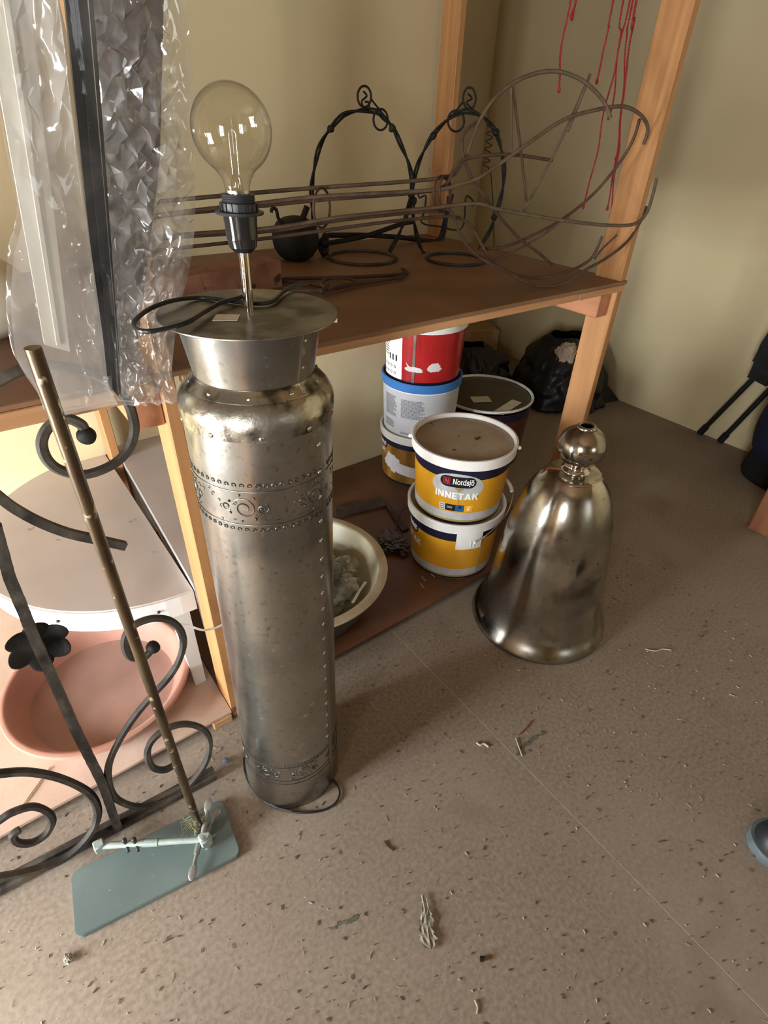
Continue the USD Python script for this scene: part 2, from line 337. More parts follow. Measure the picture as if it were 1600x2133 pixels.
part(lamp, 'bead_row', lam(beads(.153, 90, .0017)), M['pat'], kind='stuff')
for z in (.7705, .7195, .101, .146, .0895): part(lamp, 'groove_line', lam(tube([on_lamp(t, z, .0002) for t in np.linspace(0, 2*PI, 97)[:-1]], .0007, 5, True)), M['pat'])
def swirl(th0, zc, s, flip=1):
    c = []
    for r0, turns, a0, ox in ((.017, 1.6, .3, 0), (.009, 1.2, 2.2, .024), (.007, 1.1, 4.0, -.025)):
        pts = [on_lamp(th0+(ox*s+flip*s*r0*(1-.72*t)*math.cos(a0+t*turns*2*PI))/.094, zc+s*r0*(1-.72*t)*math.sin(a0+t*turns*2*PI), .0001) for t in np.linspace(0, 1, 22)]
        c.append(tube(pts, .0009*s+.0001, 5))
    for k in range(7):
        a = k*2*PI/7; c.append(ball(on_lamp(th0+s*.0225*math.cos(a)/.094, zc+s*.0215*math.sin(a)), .0017*s+.0003, sub=1))
    return cat(c)
for k in range(6):
    part(lamp, 'scroll_ornament', lam(swirl(az_cam-.34+k*2*PI/6, .7455, .95, 1 if k % 2 else -1)), M['pat'])
for k in range(8):
    part(lamp, 'scroll_ornament', lam(swirl(az_cam+.2+k*2*PI/8, .123, .8, 1 if k % 2 else -1)), M['pat'])
sr = np.random.default_rng(11); tk = []
for zc, n, hh in ((.7455, 110, .021), (.123, 90, .018)):
    for k in range(n):
        th, z = sr.uniform(0, 2*PI), zc+sr.uniform(-1, 1)*hh; a, L = sr.uniform(0, 2*PI), sr.uniform(.002, .0045)
        tk.append(tube([on_lamp(th+L*math.cos(a+.9*s)*s/.094, z+L*math.sin(a+.9*s)*s, .0001) for s in (-1, -.4, .3, 1)], .0006, 4))
part(lamp, 'stamped_marks', lam(cat(tk)), M['pat'], kind='stuff')
# rod, holder, bulb
def up(z): return np.array([LB[0], LB[1], z])
part(lamp, 'stem', lam(cyl(up(.9638), up(1.034), .0058, 20)), M['chrome'])
part(lamp, 'holder', lam(lathe([(0, 1.027), (.010, 1.027), (.0148, 1.032), (.0162, 1.040), (.0168, 1.042), (.0172, 1.055), (.0182, 1.066), (.0175, 1.067), (0, 1.067)], (*LB[:2], 0), 40)), M['black_pl'], 30)
part(lamp, 'flange', lam(lathe([(.014, 1.0655), (.0248, 1.0640), (.0255, 1.0652), (.025, 1.0668), (.014, 1.0678)], (*LB[:2], 0), 48)), M['black_mat'], 30)
g = lathe([(.0, 1.0672), (.0188, 1.0672), (.0188, 1.0748), (.0, 1.0748)], (*LB[:2], 0), 40)
ribs = [bx(-.0012, .0012, .0, .0072, 0, .0012) for _ in range(18)]
part(lamp, 'ring_nut', lam(cat([g]+[wrap(r, LB, .0188, k*2*PI/18, 1.0674) for k, r in enumerate(ribs)])), M['black_mat'], 30)
part(lamp, 'thread', lam(lathe([(0, 1.0748)]+[(.0166+.0007*(i % 2), 1.0748+i*.0011) for i in range(8)]+[(0, 1.0832)], (*LB[:2], 0), 40)), M['black_mat'], 30)
M['glass'] = clear('bulb_glass', .01, .055, 3.5, (.955, .945, .91))
bc, br = 1.1375, .0392
prof = [(.0125, 1.083), (.0128, 1.088), (.0145, 1.095), (.0185, 1.1015)]
a0 = -math.radians(58)
prof += [(br*math.cos(a), bc+br*math.sin(a)) for a in np.linspace(a0, PI/2, 36)]
part(lamp, 'bulb', lam(lathe(prof, (*LB[:2], 0), 72)), M['glass'], True, label='large clear glass globe bulb')
M['bright'] = mat('bulb_wire', (.75, .72, .66), rough=.2, metal=1.)
b0 = _child['/World/floor_lamp']
bulb = stage.GetPrimAtPath('/World/floor_lamp/bulb')
part(bulb, 'glass_stem', lam(lathe([(.0, 1.0835), (.006, 1.0835), (.0055, 1.094), (.003, 1.1), (.002, 1.104), (0, 1.1045)], (*LB[:2], 0), 20)), M['glass'], True)
part(bulb, 'filament', lam(cat(tube([up(1.1)+[.0025, -.002, 0], up(1.135)+[.0028, -.0022, 0], up(1.1385)], .00045, 5), tube([up(1.1)-[.0025, -.002, 0], up(1.135)-[.0028, -.0022, 0], up(1.1385)], .00045, 5),
     cyl(up(1.1385), up(1.118), .0008, 6))), M['bright'])
part(bulb, 'screw_cap', lam(lathe([(0, 1.083), (.0128, 1.083), (.013, 1.0862), (0, 1.0862)], (*LB[:2], 0), 24)), M['rivet'])
T = ('z', .9675)
cp = PP([(640, 590)], ('z', .9655))+PP([(612, 596), (590, 608), (570, 626), (545, 632), (505, 630), (455, 623), (410, 620)], ('z', .9672))+PP([(360, 626), (315, 642), (285, 664), (279, 681), (300, 690), (340, 686), (390, 671)], ('z', .972))+PP([(430, 647), (462, 630), (492, 622), (503, 618)], ('z', .9705))
part(lamp, 'cord', tube(spl(cp, 6), .0025, 8), M['cable'])
st = P(472, 662, ('z', .9645)); sm = bx(-.0135, .0135, -.0115, .0115, 0, .0006); sm = rot(sm, [0, 0, 1], math.radians(-32), [0, 0, 0]); sm.apply_translation(st)
part(lamp, 'sticker', sm, M['paper'], label='small square paper sticker')
tg = P(692, 664, ('z', .957)); part(lamp, 'tag', rot(bx(tg[0]-.006, tg[0]+.006, tg[1]-.0006, tg[1]+.0002, tg[2]-.004, tg[2]+.005), [0, 0, 1], -.6, tg), M['paper'])
fc = PP([(508, 1578), (510, 1605), (519, 1631), (536, 1655), (560, 1675), (590, 1687), (620, 1692), (650, 1692), (676, 1687), (697, 1675), (707, 1658), (706, 1642), (696, 1627), (688, 1617)], ('z', .0035))
fc2 = PP([(512, 1610), (526, 1638), (546, 1661), (575, 1680), (608, 1689)], ('z', .0065))
part(lamp, 'floor_cord', cat(tube(spl(fc, 5), .0022, 8), tube(spl(fc2, 5), .0018, 8)), M['cable'])

# ------------------------------------------------------------------ the bell shade
M['nickel'] = metal('worn_nickel', (.27, .25, .215), (.56, .53, .455), .32, .10, 7, (.36, .62), [(70, .69, (.12, .105, .085), .06), (9, .55, (.17, .155, .13), .14)], .05, 25)
BC = (1.049, .614, 0)
bell = thing('bell_shade', 'large worn nickel bell-shaped lamp shade with a round ball finial on the floor', 'lamp shade', BC)
bp = [(.178, .004), (.1835, .002), (.1855, .006), (.185, .012), (.178, .026), (.166, .046), (.156, .075), (.150, .11), (.1455, .16), (.141, .22), (.1345, .28), (.125, .335), (.113, .385), (.099, .425), (.083, .456), (.070, .472), (.062, .4795)]
bp = [(r*1.0, z) for r, z in bp]
pts = spl([(a, b, 0) for a, b in bp], 4)[:, :2]
inner = [(r-.0015, z) for r, z in pts[::-1]]
part(bell, 'bell_body', lathe(list(map(tuple, pts))+inner[:-3], BC, 96), M['nickel'], 60)
part(bell, 'cap_plate', lathe([(.064, .478), (.0655, .4795), (.060, .4845), (.04, .4885), (.0335, .490), (.030, .490)], BC, 64), M['nickel'], 40)
part(bell, 'collar', lathe([(.0345, .489), (.0335, .4935), (.028, .497), (.025, .502), (.0275, .507)], BC, 48), M['nickel'], 60)
bz, brr = .5510, .0550
part(bell, 'ball_finial', lathe([(brr*math.cos(a), bz+.93*brr*math.sin(a)) for a in np.linspace(-1.05, 1.14, 36)], BC, 64), M['nickel'], True)
part(bell, 'top_ring', lathe([(.0215, .5945), (.0225, .5985), (.0215, .6025), (.0195, .6045), (.0165, .6045), (.0135, .6025), (.013, .588)], BC, 40), M['nickel'], 50)
# ------------------------------------------------------------------ paint buckets
def paint(name, c, c2=None, r=.35, **k): return mat(name, c, c2, r, **k)
M['yellow'] = paint('label_yellow', (.62, .29, .012), (.68, .33, .018), .3, scale=12, coat=.3)
M['navy'] = paint('label_navy', (.010, .010, .028), r=.3)
M['silver'] = paint('label_silver', (.42, .41, .41), (.5, .49, .48), .4, scale=40)
M['whitep'] = paint('white_plastic', (.76, .74, .69), (.83, .81, .77), .35, scale=10)
M['lidd'] = paint('dusty_lid', (.34, .275, .185), (.42, .35, .245), .75, scale=16, spots=[(28, .66, (.08, .06, .04), .05), (9, .62, (.30, .26, .19), .12)])
M['white_ink'] = paint('white_print', (.85, .84, .80), r=.4)
M['black_ink'] = paint('black_print', (.012, .012, .014), r=.3)
M['red_ink'] = paint('red_print', (.55, .03, .06), r=.35)
M['blue_ink'] = paint('blue_print', (.02, .10, .24), r=.35)
M['orange_ink'] = paint('orange_print', (.85, .38, .02), r=.35)
M['gold_ink'] = paint('gold_print', (.33, .25, .07), r=.4)
M['wire'] = mat('wire_steel', (.5, .49, .46), rough=.3, metal=1.)
M['rawlabel'] = paint('grey_label', (.50, .50, .52), (.56, .56, .58), .5, scale=5)
M['grey_ink'] = paint('grey_print', (.17, .17, .19), r=.5)
M['bluelid'] = paint('blue_lid_plastic', (.035, .16, .46), (.05, .20, .52), .35, scale=8)
M['red_tin'] = paint('red_label', (.36, .012, .014), (.45, .02, .02), .22, scale=9, coat=.4)
M['torn'] = paint('torn_paper', (.62, .58, .58), (.70, .66, .66), .8, scale=20)
M['seam_metal'] = mat('brown_grey_seam', (.12, .09, .065), (.22, .18, .14), .4, scale=30)
M['lasur'] = paint('wood_picture_label', (.10, .045, .012), (.42, .20, .03), .25, scale=9, vscale=(1, 1, .3), ramp=(.3, .62), coat=.3, dist=1.5)
M['cleargrime'] = clear('clear_lid', .12, .05, 4., (.62, .60, .55), haze=((.22, .20, .17), .25, .5, 9.))
def bucket(name, label, c, H, rb, rt, rl, bands, lid, base_m, lid_top=None, group=None, recess=.012, skirt=.03, handle=None):
    """c: centre of the base; bands: (z0, z1, material, name)"""
    t = thing(name, label, 'paint bucket', c, group)
    Rw = lambda z: rb+(rt-rb)*z/H
    part(t, 'body', lathe([(0, 0.0), (rb-.004, 0), (rb, .003), (Rw(H-.02), H-.02)], c, 64), base_m, 40)
    for z0, z1, m, nm in bands:
        part(t, nm, lathe([(Rw(z0)-.001, z0), (Rw(z0)+.0006, z0), (Rw(z1)+.0006, z1), (Rw(z1)-.001, z1)], c, 64), m, 40)
    # lid: skirt, rolled rim, sunken top
    part(t, 'lid', lathe([(Rw(H-skirt), H-skirt), (rl-.003, H-skirt), (rl-.0015, H-skirt+.002), (rl-.001, H-.006), (rl, H-.002), (rl-.001, H), (rl-.006, H+.0005), (rl-.009, H-.002), (rl-.0105, H-recess)], c, 64), lid, 40)
    if lid_top is not None:
        part(t, 'lid_top', lathe([(rl-.010, H-recess-.001), (rl-.030, H-recess+.0002), (rl-.06, H-recess+.0012), (0, H-recess+.0015)], c, 64), lid_top, 40)
    return t, Rw
LOW = .031
c1 = np.array([1.001, .937, LOW]); HB = .2155
yb = [(.012, .026, M['silver'], 'silver_band'), (.026, .040, M['silver'], 'silver_stripe'), (.0405, .151, M['yellow'], 'yellow_label'), (.151, .182, M['navy'], 'navy_band')]
yb = [(.004, .0105, M['navy'], 'base_ring'), (.0105, .017, M['gold_ink'], 'gold_stripe'), (.017, .043, M['silver'], 'silver_band'), (.043, .151, M['yellow'], 'yellow_label'), (.151, .186, M['navy'], 'navy_band')]
low, Rw = bucket('paint_bucket', 'lower yellow ceiling paint bucket, white tab facing front, under another yellow bucket', c1, HB, .124, .1365, .1465, yb, M['whitep'], M['whitep'], M['lidd'], 'yellow paint buckets')
c2_ = np.array([1.001, .937, LOW+HB-.0105])
upb, _ = bucket('paint_bucket', 'upper yellow ceiling paint bucket with dusty lid, standing on another yellow bucket', c2_, HB, .124, .1365, .147, yb, M['whitep'], M['whitep'], M['lidd'], 'yellow paint buckets')
def azim(px, py, c, R):
    best = min(np.linspace(-PI, 0, 721), key=lambda a: abs(_proj((c[0]+R*math.cos(a), c[1]+R*math.sin(a), c[2]+.09))[0]-px))
    return best
def _proj(p):
    d = np.array(p)-CAM; return np.array([800+FPX*(d@_r)/(d@_f), 1066.5-FPX*(d@_u)/(d@_f)])
th_t = azim(950, 1030, c2_, .131)
GL = {'I': [(.27, [(0, 0), (.27, 0), (.27, 1), (0, 1)])],
      'N': [(.86, [(0, 0), (.25, 0), (.25, .55), (.58, 0), (.86, 0), (.86, 1), (.61, 1), (.61, .45), (.28, 1), (0, 1)])],
      'E': [(.66, [(0, 0), (.66, 0), (.66, .22), (.26, .22), (.26, .39), (.60, .39), (.60, .60), (.26, .60), (.26, .78), (.66, .78), (.66, 1), (0, 1)])],
      'T': [(.74, [(.24, 0), (.50, 0), (.50, .77), (.74, .77), (.74, 1), (0, 1), (0, .77), (.24, .77)])],
      'A': [(.90, [(0, 0), (.28, 0), (.33, .19), (.57, .19), (.62, 0), (.90, 0), (.60, 1), (.30, 1)])],
      'K': [(.86, [(0, 0), (.26, 0), (.26, .30), (.34, .40), (.55, 0), (.86, 0), (.53, .59), (.84, 1), (.53, 1), (.26, .66), (.26, 1), (0, 1)])]}
def block_text(s, h, width):
    """heavy block capitals"""
    x, out = 0, []
    for ch in s:
        w, q = GL[ch][0]; g = Polygon(q)
        if ch == 'A': g = g.difference(Polygon([(.385, .38), (.515, .38), (.45, .66)]))
        out.append((x, g)); x += w+.10
    k = width/(x-.10)
    from shapely import affinity
    m = cat([extrude(affinity.affine_transform(g, [k, 0, 0, h, (x0-(x-.10)/2)*k, 0]), .0004) for x0, g in out])
    return m
def label_set(t, c, th0, full=True):
    W = lambda m, mm, nm, z, dth=0., lab=None, out=0: part(t, nm, wrap(m, (*c[:2], c[2]), lambda zz: Rw(zz)+.0008+out, th0+dth, z), mm, False, label=lab)
    W(extrude(Point(0, 0).buffer(1, 32), .0004).apply_scale([.072, .042, 1]), M['silver'], 'silver_oval', .128, 0.0, out=-.0001)
    W(extrude(rrect(.100, .037, .0185), .0005), M['silver'], 'logo_border', .144, out=.0002)
    W(extrude(rrect(.097, .034, .017), .0006), M['black_ink'], 'logo_plate', .144, out=.0006)
    s = extrude(sbox(-.0095, -.0105, .0095, .0105).difference(sbox(-.0082, -.0092, .0082, .0092)), .0004)
    N = Polygon([(-.0055, -.0075), (-.0055, .0075), (-.0015, .0075), (.0030, -.001), (.0030, .0075), (.0058, .0075), (.0058, -.0075), (.0020, -.0075), (-.0027, .0015), (-.0027, -.0075)])
    W(cat(s, extrude(N, .0004)), M['red_ink'], 'logo_mark', .1445, -.0295/.13, out=.0013)
    nm = nordsjo(.0165, .056); W(nm, M['white_ink'], 'logo_text', .1375, .0145/.13, out=.0013)
    W(extrude(Polygon([(-.013, .0), (.013, 0), (0, -.013)]), .0004), M['gold_ink'], 'gold_triangle', .125, .006/.13, out=.0006)
    W(block_text('INNETAK', .0215, .120), M['white_ink'], 'product_text', .089, .003, out=.0012)
    # row of small squares with print
    x = -.030
    W(extrude(sbox(-.008, 0, .008, .021), .0004), M['white_ink'], 'barcode_field', .0475, -.036/.13, out=.0003)
    W(cat([extrude(sbox(-.0065, z, .0065, z+.0042), .0003) for z in (.0016, .0082, .0148)]), M['grey_ink'], 'barcode', .0475, -.036/.13, out=.0008)
    W(extrude(sbox(-.0145, 0, .0145, .021), .0004), M['black_ink'], 'info_field', .0475, -.0135/.13, out=.0003)
    W(cat([extrude(sbox(-.009, z, .006, z+.0018), .0003) for z in (.0085, .0125)]), M['silver'], 'small_print', .0475, -.0135/.13, out=.0008)
    W(extrude(sbox(-.0118, 0, .0118, .0215), .0004), M['blue_ink'], 'blue_field', .0472, .0128/.13, out=.0003)
    W(cat([text('A', .0105, .0003, True), ]), M['navy'], 'field_letter', .0575, .0128/.13, out=.0008)
    W(extrude(sbox(-.012, 0, .012, .0215), .0004), M['orange_ink'], 'orange_field', .0472, .0372/.13, out=.0003)
    W(text('2', .0125, .0003, True), M['white_ink'], 'field_number', .0535, .0372/.13, out=.0008)
def nordsjo(h, width):
    """the word set in a bold face with slab serifs added at the stems' ends"""
    m = meshkit.text_mesh('Nordsjö', h, .0004, True); v = np.array(m.vertices); w0, w1 = v[:, 0].min(), v[:, 0].max()
    k = width/(w1-w0); v[:, 0] = (v[:, 0]-(w0+w1)/2)*k
    T_ = trimesh.Trimesh(v, m.faces, process=False)
    def serif(x, y, w): return extrude(sbox(x-w/2, y-h*.035, x+w/2, y+h*.035), .0004)
    L, Rr = -width/2, width/2
    add = [serif(L+.0012, h*.965, .0045), serif(L+.0012, h*.035, .0045), serif(L+width*.165, h*.965, .0042), serif(L+width*.265+.009, h*.035, .0038), serif(L+width*.615, h*.035, .0034), serif(L+width*.59, h*1.03, .0030)]
    return cat(T_, *add)
label_set(upb, c2_, th_t)
th_l = azim(985, 1110, c1, .131)-1.75
W = lambda m, mm, nm, z, th, out=0.: part(low, nm, wrap(m, c1, lambda zz: Rw(zz)+.0008+out, th, z), mm, False)
W(block_text('INNETAK', .0215, .120), M['white_ink'], 'product_text', .090, th_l+.003)
W(extrude(rrect(.097, .034, .017), .0006), M['black_ink'], 'logo_plate', .144, th_l); W(nordsjo(.0165, .056), M['white_ink'], 'logo_text', .1375, th_l+.11, .0006)
th_tab = azim(972, 1115, c1, .14)
W(extrude(sbox(-.037, 0, .037, .060), .004), M['whitep'], 'lid_tab', .128, th_tab, .004)
W(cat(extrude(sbox(.004, 0, .006, .02), .002), extrude(sbox(.013, 0, .015, .02), .002)), M['whitep'], 'tab_rib', .136, th_tab, .008)
W(extrude(sbox(-.0006, 0, .0006, .15), .0006), M['grey_ink'], 'label_seam', .012, th_tab+.36)
part(upb, 'label_seam', wrap(extrude(sbox(-.0005, 0, .0005, .03), .0006), c2_, lambda zz: Rw(zz)+.0008, th_t+.06, .066), M['grey_ink'], False)
def bail(t, c, th, H, rl, drop, grip=True):
    """wire handle hanging down one side"""
    a, b = th-PI/2, th+PI/2; pts = []
    for k in np.linspace(0, 1, 25):
        ang = a+(b-a)*k; s = math.sin(PI*k)
        pts.append([c[0]+(rl+.004+.010*s)*math.cos(ang), c[1]+(rl+.004+.010*s)*math.sin(ang), c[2]+H-.02-drop*s])
    h = part(t, 'handle', tube(spl(pts, 2), .0016, 6), M['wire'], label='wire handle')
    if grip: part(h, 'grip', tube(spl(pts[11:15], 4), .005, 10), M['whitep'])
    for e in (pts[0], pts[-1]): part(t, 'handle_lug', ball(e, .006, sub=1), M['whitep'])
bail(upb, c2_, math.atan2(c2_[1], c2_[0]), HB, .147, .05, False)
dA = np.array([math.cos(th_tab+.07), math.sin(th_tab+.07), 0]); dR = np.array([-dA[1], dA[0], 0])
hp = [c1+[0, 0, .163]+dA*.1555*math.cos(f)+(dR*math.cos(.50)+np.array([0, 0, math.sin(.50)]))*.180*math.sin(f) for f in np.linspace(0, PI, 31)]
hd_ = part(low, 'handle', tube(hp, .0017, 6), M['wire'], label='wire handle')
part(hd_, 'grip', tube(hp[12:18], .0055, 10), M['whitep'])
for e in (hp[0], hp[-1]): part(low, 'handle_lug', ball(e, .005, sub=1), M['whitep'])
# stack of three by the wall
S = np.array([1.231, 1.395, LOW]); HS = .208
b1, Rs = bucket('paint_bucket', 'brown wood stain bucket with a torn white label at the bottom of the wall stack', S, HS, .128, .137, .143, [(.003, .014, M['black_ink'], 'base_ring'), (.014, .155, M['lasur'], 'picture_label'), (.155, .18, M['navy'], 'navy_band')], M['whitep'], M['whitep'], M['whitep'], None)
S2 = S+[0, 0, HS-.008]
b2, _ = bucket('paint_bucket', 'grey-labelled bucket with bright blue lid in the middle of the wall stack', S2, HS, .128, .137, .143, [(.006, .172, M['rawlabel'], 'grey_label')], M['bluelid'], M['whitep'], M['navy'], None)
S3 = S2+[0, 0, HS-.008]
b3, _ = bucket('paint_bucket', 'red paint bucket with scraped white patches on top of the wall stack', S3, HS, .128, .137, .143, [(.002, .014, M['navy'], 'base_ring'), (.014, .175, M['red_tin'], 'red_label')], M['whitep'], M['whitep'], M['lidd'], None)
th_s = azim(850, 850, S2, .13)
def SW(t, c, m, mm, nm, z, dth, out=0., kind=None): return part(t, nm, wrap(m, c, lambda zz: Rs(zz)+.0009+out, th_s+dth, z), mm, False, kind=kind)
def blob(w, h, seed, n=40, rough=.25):
    r_ = np.random.default_rng(seed); a = np.linspace(0, 2*PI, n, endpoint=False)
    rr = 1+rough*(r_.random(n)-.5)+.18*np.sin(2*a+seed)+.1*np.sin(3*a+2*seed)
    return Polygon(np.stack([w/2*rr*np.cos(a), h/2*rr*np.sin(a)], 1)).buffer(0)
tp = unary_union([blob(.05, .075, 3), blob(.10, .05, 5).buffer(0), Polygon([(-.01, -.03), (.15, -.055), (.16, -.012), (.02, .01)])])
SW(b1, S, extrude(tp, .0005), M['torn'], 'torn_patch', .088, -.42)
SW(b1, S, text('LA', .024, .0004, True), M['torn'], 'product_text', .112, -.88)
SW(b1, S, extrude(rrect(.09, .032, .016), .0005), M['black_ink'], 'logo_plate', .150, -.95); SW(b1, S, nordsjo(.0150, .05), M['white_ink'], 'logo_text', .1435, -.86, .0006)
def lines(w, h, n, seed, lh=.55):
    r_ = np.random.default_rng(seed); out = []
    for k in range(n):
        x = 0; y = h-(k+1)*h/n; end = w*(.75+.25*r_.random())
        while x < end-.004:
            l = min(.003+.009*r_.random(), end-x); out.append(sbox(x, y, x+l, y+h/n*lh)); x += l+.0016
    return cat([extrude(p, .0003) for p in out])
SW(b2, S2, lines(.062, .078, 17, 1), M['grey_ink'], 'small_print', .075, -.78, kind='stuff')
SW(b2, S2, lines(.092, .070, 15, 2), M['grey_ink'], 'small_print', .080, -.20, kind='stuff')
SW(b2, S2, lines(.055, .030, 6, 3), M['grey_ink'], 'small_print', .030, -.80, kind='stuff')
SW(b2, S2, lines(.05, .009, 2, 4), M['grey_ink'], 'small_print', .016, -.2, kind='stuff')
SW(b3, S3, extrude(sbox(-.048, 0, .048, .160), .0005), M['white_ink'], 'info_label', .014, -.62)
SW(b3, S3, lines(.036, .075, 9, 6, .3), M['black_ink'], 'small_print', .085, -.95, .0006, 'stuff')
SW(b3, S3, cat([extrude(Point(x, y).buffer(.005, 4).difference(Point(x, y).buffer(.0034, 4)), .0003) for x in (-.035, -.018, .0, .018) for y in (.012, .034)]+[extrude(sbox(-.01+i*.016, .055, -.004+i*.016, .075), .0003) for i in range(3)]), M['black_ink'], 'pictograms', .018, -.62, .0006, 'stuff')
SW(b3, S3, extrude(unary_union([blob(.052, .023, 8), Polygon([(-.02, .002), (-.028, .022), (-.012, .006)])]), .0005), M['torn'], 'scraped_patch', .058, .08, .0014)
SW(b3, S3, extrude(blob(.056, .026, 11), .0005), M['torn'], 'scraped_patch', .066, .60)
SW(b3, S3, extrude(sbox(-.0045, 0, .0045, .16), .001), M['seam_metal'], 'metal_seam', .012, .07)
# wide rear bucket with a clear lid
RC = np.array([1.592, 1.405, 0.0])
M['maroon'] = paint('dark_red_label', (.055, .012, .010), (.09, .02, .014), .35, scale=8)
rear, Rr_ = bucket('wide_bucket', 'wide dark red bucket with a clear lid and paper slips seen inside it', RC, .272, .165, .186, .190, [(.01, .22, M['maroon'], 'dark_label'), (.22, .25, M['navy'], 'navy_band')], M['whitep'], M['maroon'], None, None, recess=.006, skirt=.010)
part(rear, 'lid_top', lathe([(.182, .262), (.16, .2655), (0, .2662), (0, .2652), (.16, .2645), (.182, .261)], RC, 64), M['cleargrime'], 40, label='grimy clear plastic lid')
def slip(px, py, w, h, a, z, m):
    c = P(px, py, ('z', z)); return rot(bx(c[0]-w/2, c[0]+w/2, c[1]-h/2, c[1]+h/2, z, z+.0008), [0, 0, 1], a, c)
part(rear, 'paper_slip', slip(1002, 832, .075, .055, -.5, .2672, None), M['paper']); part(rear, 'paper_slip', slip(1058, 848, .15, .042, .25, .2672, None), M['paper'])
part(rear, 'white_print', wrap(extrude(blob(.03, .02, 4), .0005), RC, lambda z: Rr_(z)+.001, azim(1085, 905, RC, .178)+.25, .17), M['white_ink'], False)
part(rear, 'handle_lug', ball(RC+[.19*math.cos(-.62), .19*math.sin(-.62), .25], .007, sub=1), M['whitep'])

# ------------------------------------------------------------------ cream basin with crumpled clear wrap
M['cream'] = paint('cream_enamel', (.60, .54, .36), (.68, .62, .44), .35, scale=6, coat=.2)
M['darkgrey'] = paint('dark_enamel', (.035, .037, .036), (.05, .05, .05), .45, scale=8)
M['rim'] = paint('worn_cream_rim', (.50, .42, .28), (.62, .54, .38), .5, scale=18)
KC = np.array([.497, .998, LOW])
bas = thing('basin', 'round cream basin with dark grey outside, on the lower board behind the tin lamp', 'basin', KC)
part(bas, 'outer_shell', lathe([(0, 0), (.145, 0), (.158, .006), (.19, .06), (.214, .115), (.226, .146)], KC, 80), M['darkgrey'], 50)
part(bas, 'inner_shell', lathe([(.212, .147), (.197, .10), (.170, .045), (.14, .014), (0, .012)], KC, 80), M['cream'], 50)
part(bas, 'rim', lathe([(.226, .140), (.234, .1435), (.236, .148), (.232, .152), (.214, .1535), (.2105, .150), (.211, .145)], KC, 80), M['rim'], 50)
M['wrap'] = clear('clear_wrap', .09, .10, 3., (.93, .95, .92), haze=((.55, .58, .52), .05, .35, 20.))
def crumple(c, rx, ry, rz, seed, amp=.5, sub=4, sc=9.):
    m = trimesh.creation.icosphere(sub, 1.0); v = np.array(m.vertices)
    a = np.abs(meshkit.noise(v*sc*.35+seed*3.1, seed)-.5)*2; b = np.abs(meshkit.noise(v*sc*.8+seed, seed+5)-.5)*2
    v *= (1-amp*.55*(1-a)**2-amp*.35*(1-b)**2)[:, None]
    v *= [rx, ry, rz]; return trimesh.Trimesh(v+np.array(c), m.faces, process=False)
M['wrapdark'] = mat('dark_film_wrap', (.13, .15, .12), (.50, .52, .46), .16, scale=14, ramp=(.4, .6), bump=.3, bscale=40)
wr = thing('crumpled_wrap', 'crumpled greyish clear plastic wrap heaped in the cream basin', 'plastic wrap', KC+[0.0, 0, .013])
part(wr, 'inner_wad', crumple(KC+[.03, -.02, .078], .145, .135, .058, 3, .5, 4, 5), M['wrapdark'], 20)
part(wr, 'outer_film', crumple(KC+[.035, -.015, .084], .150, .145, .064, 9, .55, 4, 7), M['wrap'], 15)
a, b = P(735, 1255, ('z', .165)), P(762, 1212, ('z', .15))
single('plastic_strip', tube([a, (a+b)/2+[0, 0, .004], b], .005, 4, flat=(.18, 1)), M['whitep'], 'thin white plastic strip sticking up in the cream basin', 'strip', smooth=False)
# flat rusty strap and brown film on the lower board
M['rustd'] = mat('dark_rust', (.030, .018, .012), (.075, .045, .03), .6, scale=22, bump=.35, bscale=60)
Z0 = LOW+.006
st = thing('iron_strap', 'flat dark rusty iron bracket lying bent on the lower board beside the basin', 'iron bracket', P(770, 1060, ('z', LOW)))
part(st, 'wide_arm', jag(finer(trimesh.convex.convex_hull(np.vstack([PP([(701, 1056), (795, 1039), (806, 1056), (702, 1082)], ('z', LOW+.001)), PP([(701, 1052), (795, 1035), (806, 1052), (702, 1078)], ('z', LOW+.010))])), .01), .0012, 60), M['rustd'], 40)
part(st, 'narrow_arm', trimesh.convex.convex_hull(np.vstack([PP([(795, 1040), (806, 1042), (852, 1100), (838, 1106)], ('z', LOW+.001)), PP([(795, 1040), (806, 1042), (852, 1100), (838, 1106)], ('z', LOW+.009))])), M['rustd'], 40)
M['brownfilm'] = mat('brown_glossy_film', (.035, .018, .009), (.075, .04, .022), .14, scale=25, bump=.6, bscale=40)
cc = P(818, 1130, ('z', LOW+.012))
single('brown_film', crumple(cc, .060, .078, .018, 5, .6, 4, 5), M['brownfilm'], 'crumpled glossy dark brown cellophane on the lower board beside the yellow buckets', 'cellophane', smooth=20)
wp = PP([(862, 1050), (840, 1062), (828, 1085), (826, 1105)], ('z', LOW+.012))
single('bent_wire', tube(spl(wp, 5), .0022, 6), M['rustd'], 'short curved dark wire between the brown cellophane and the yellow buckets', 'wire')
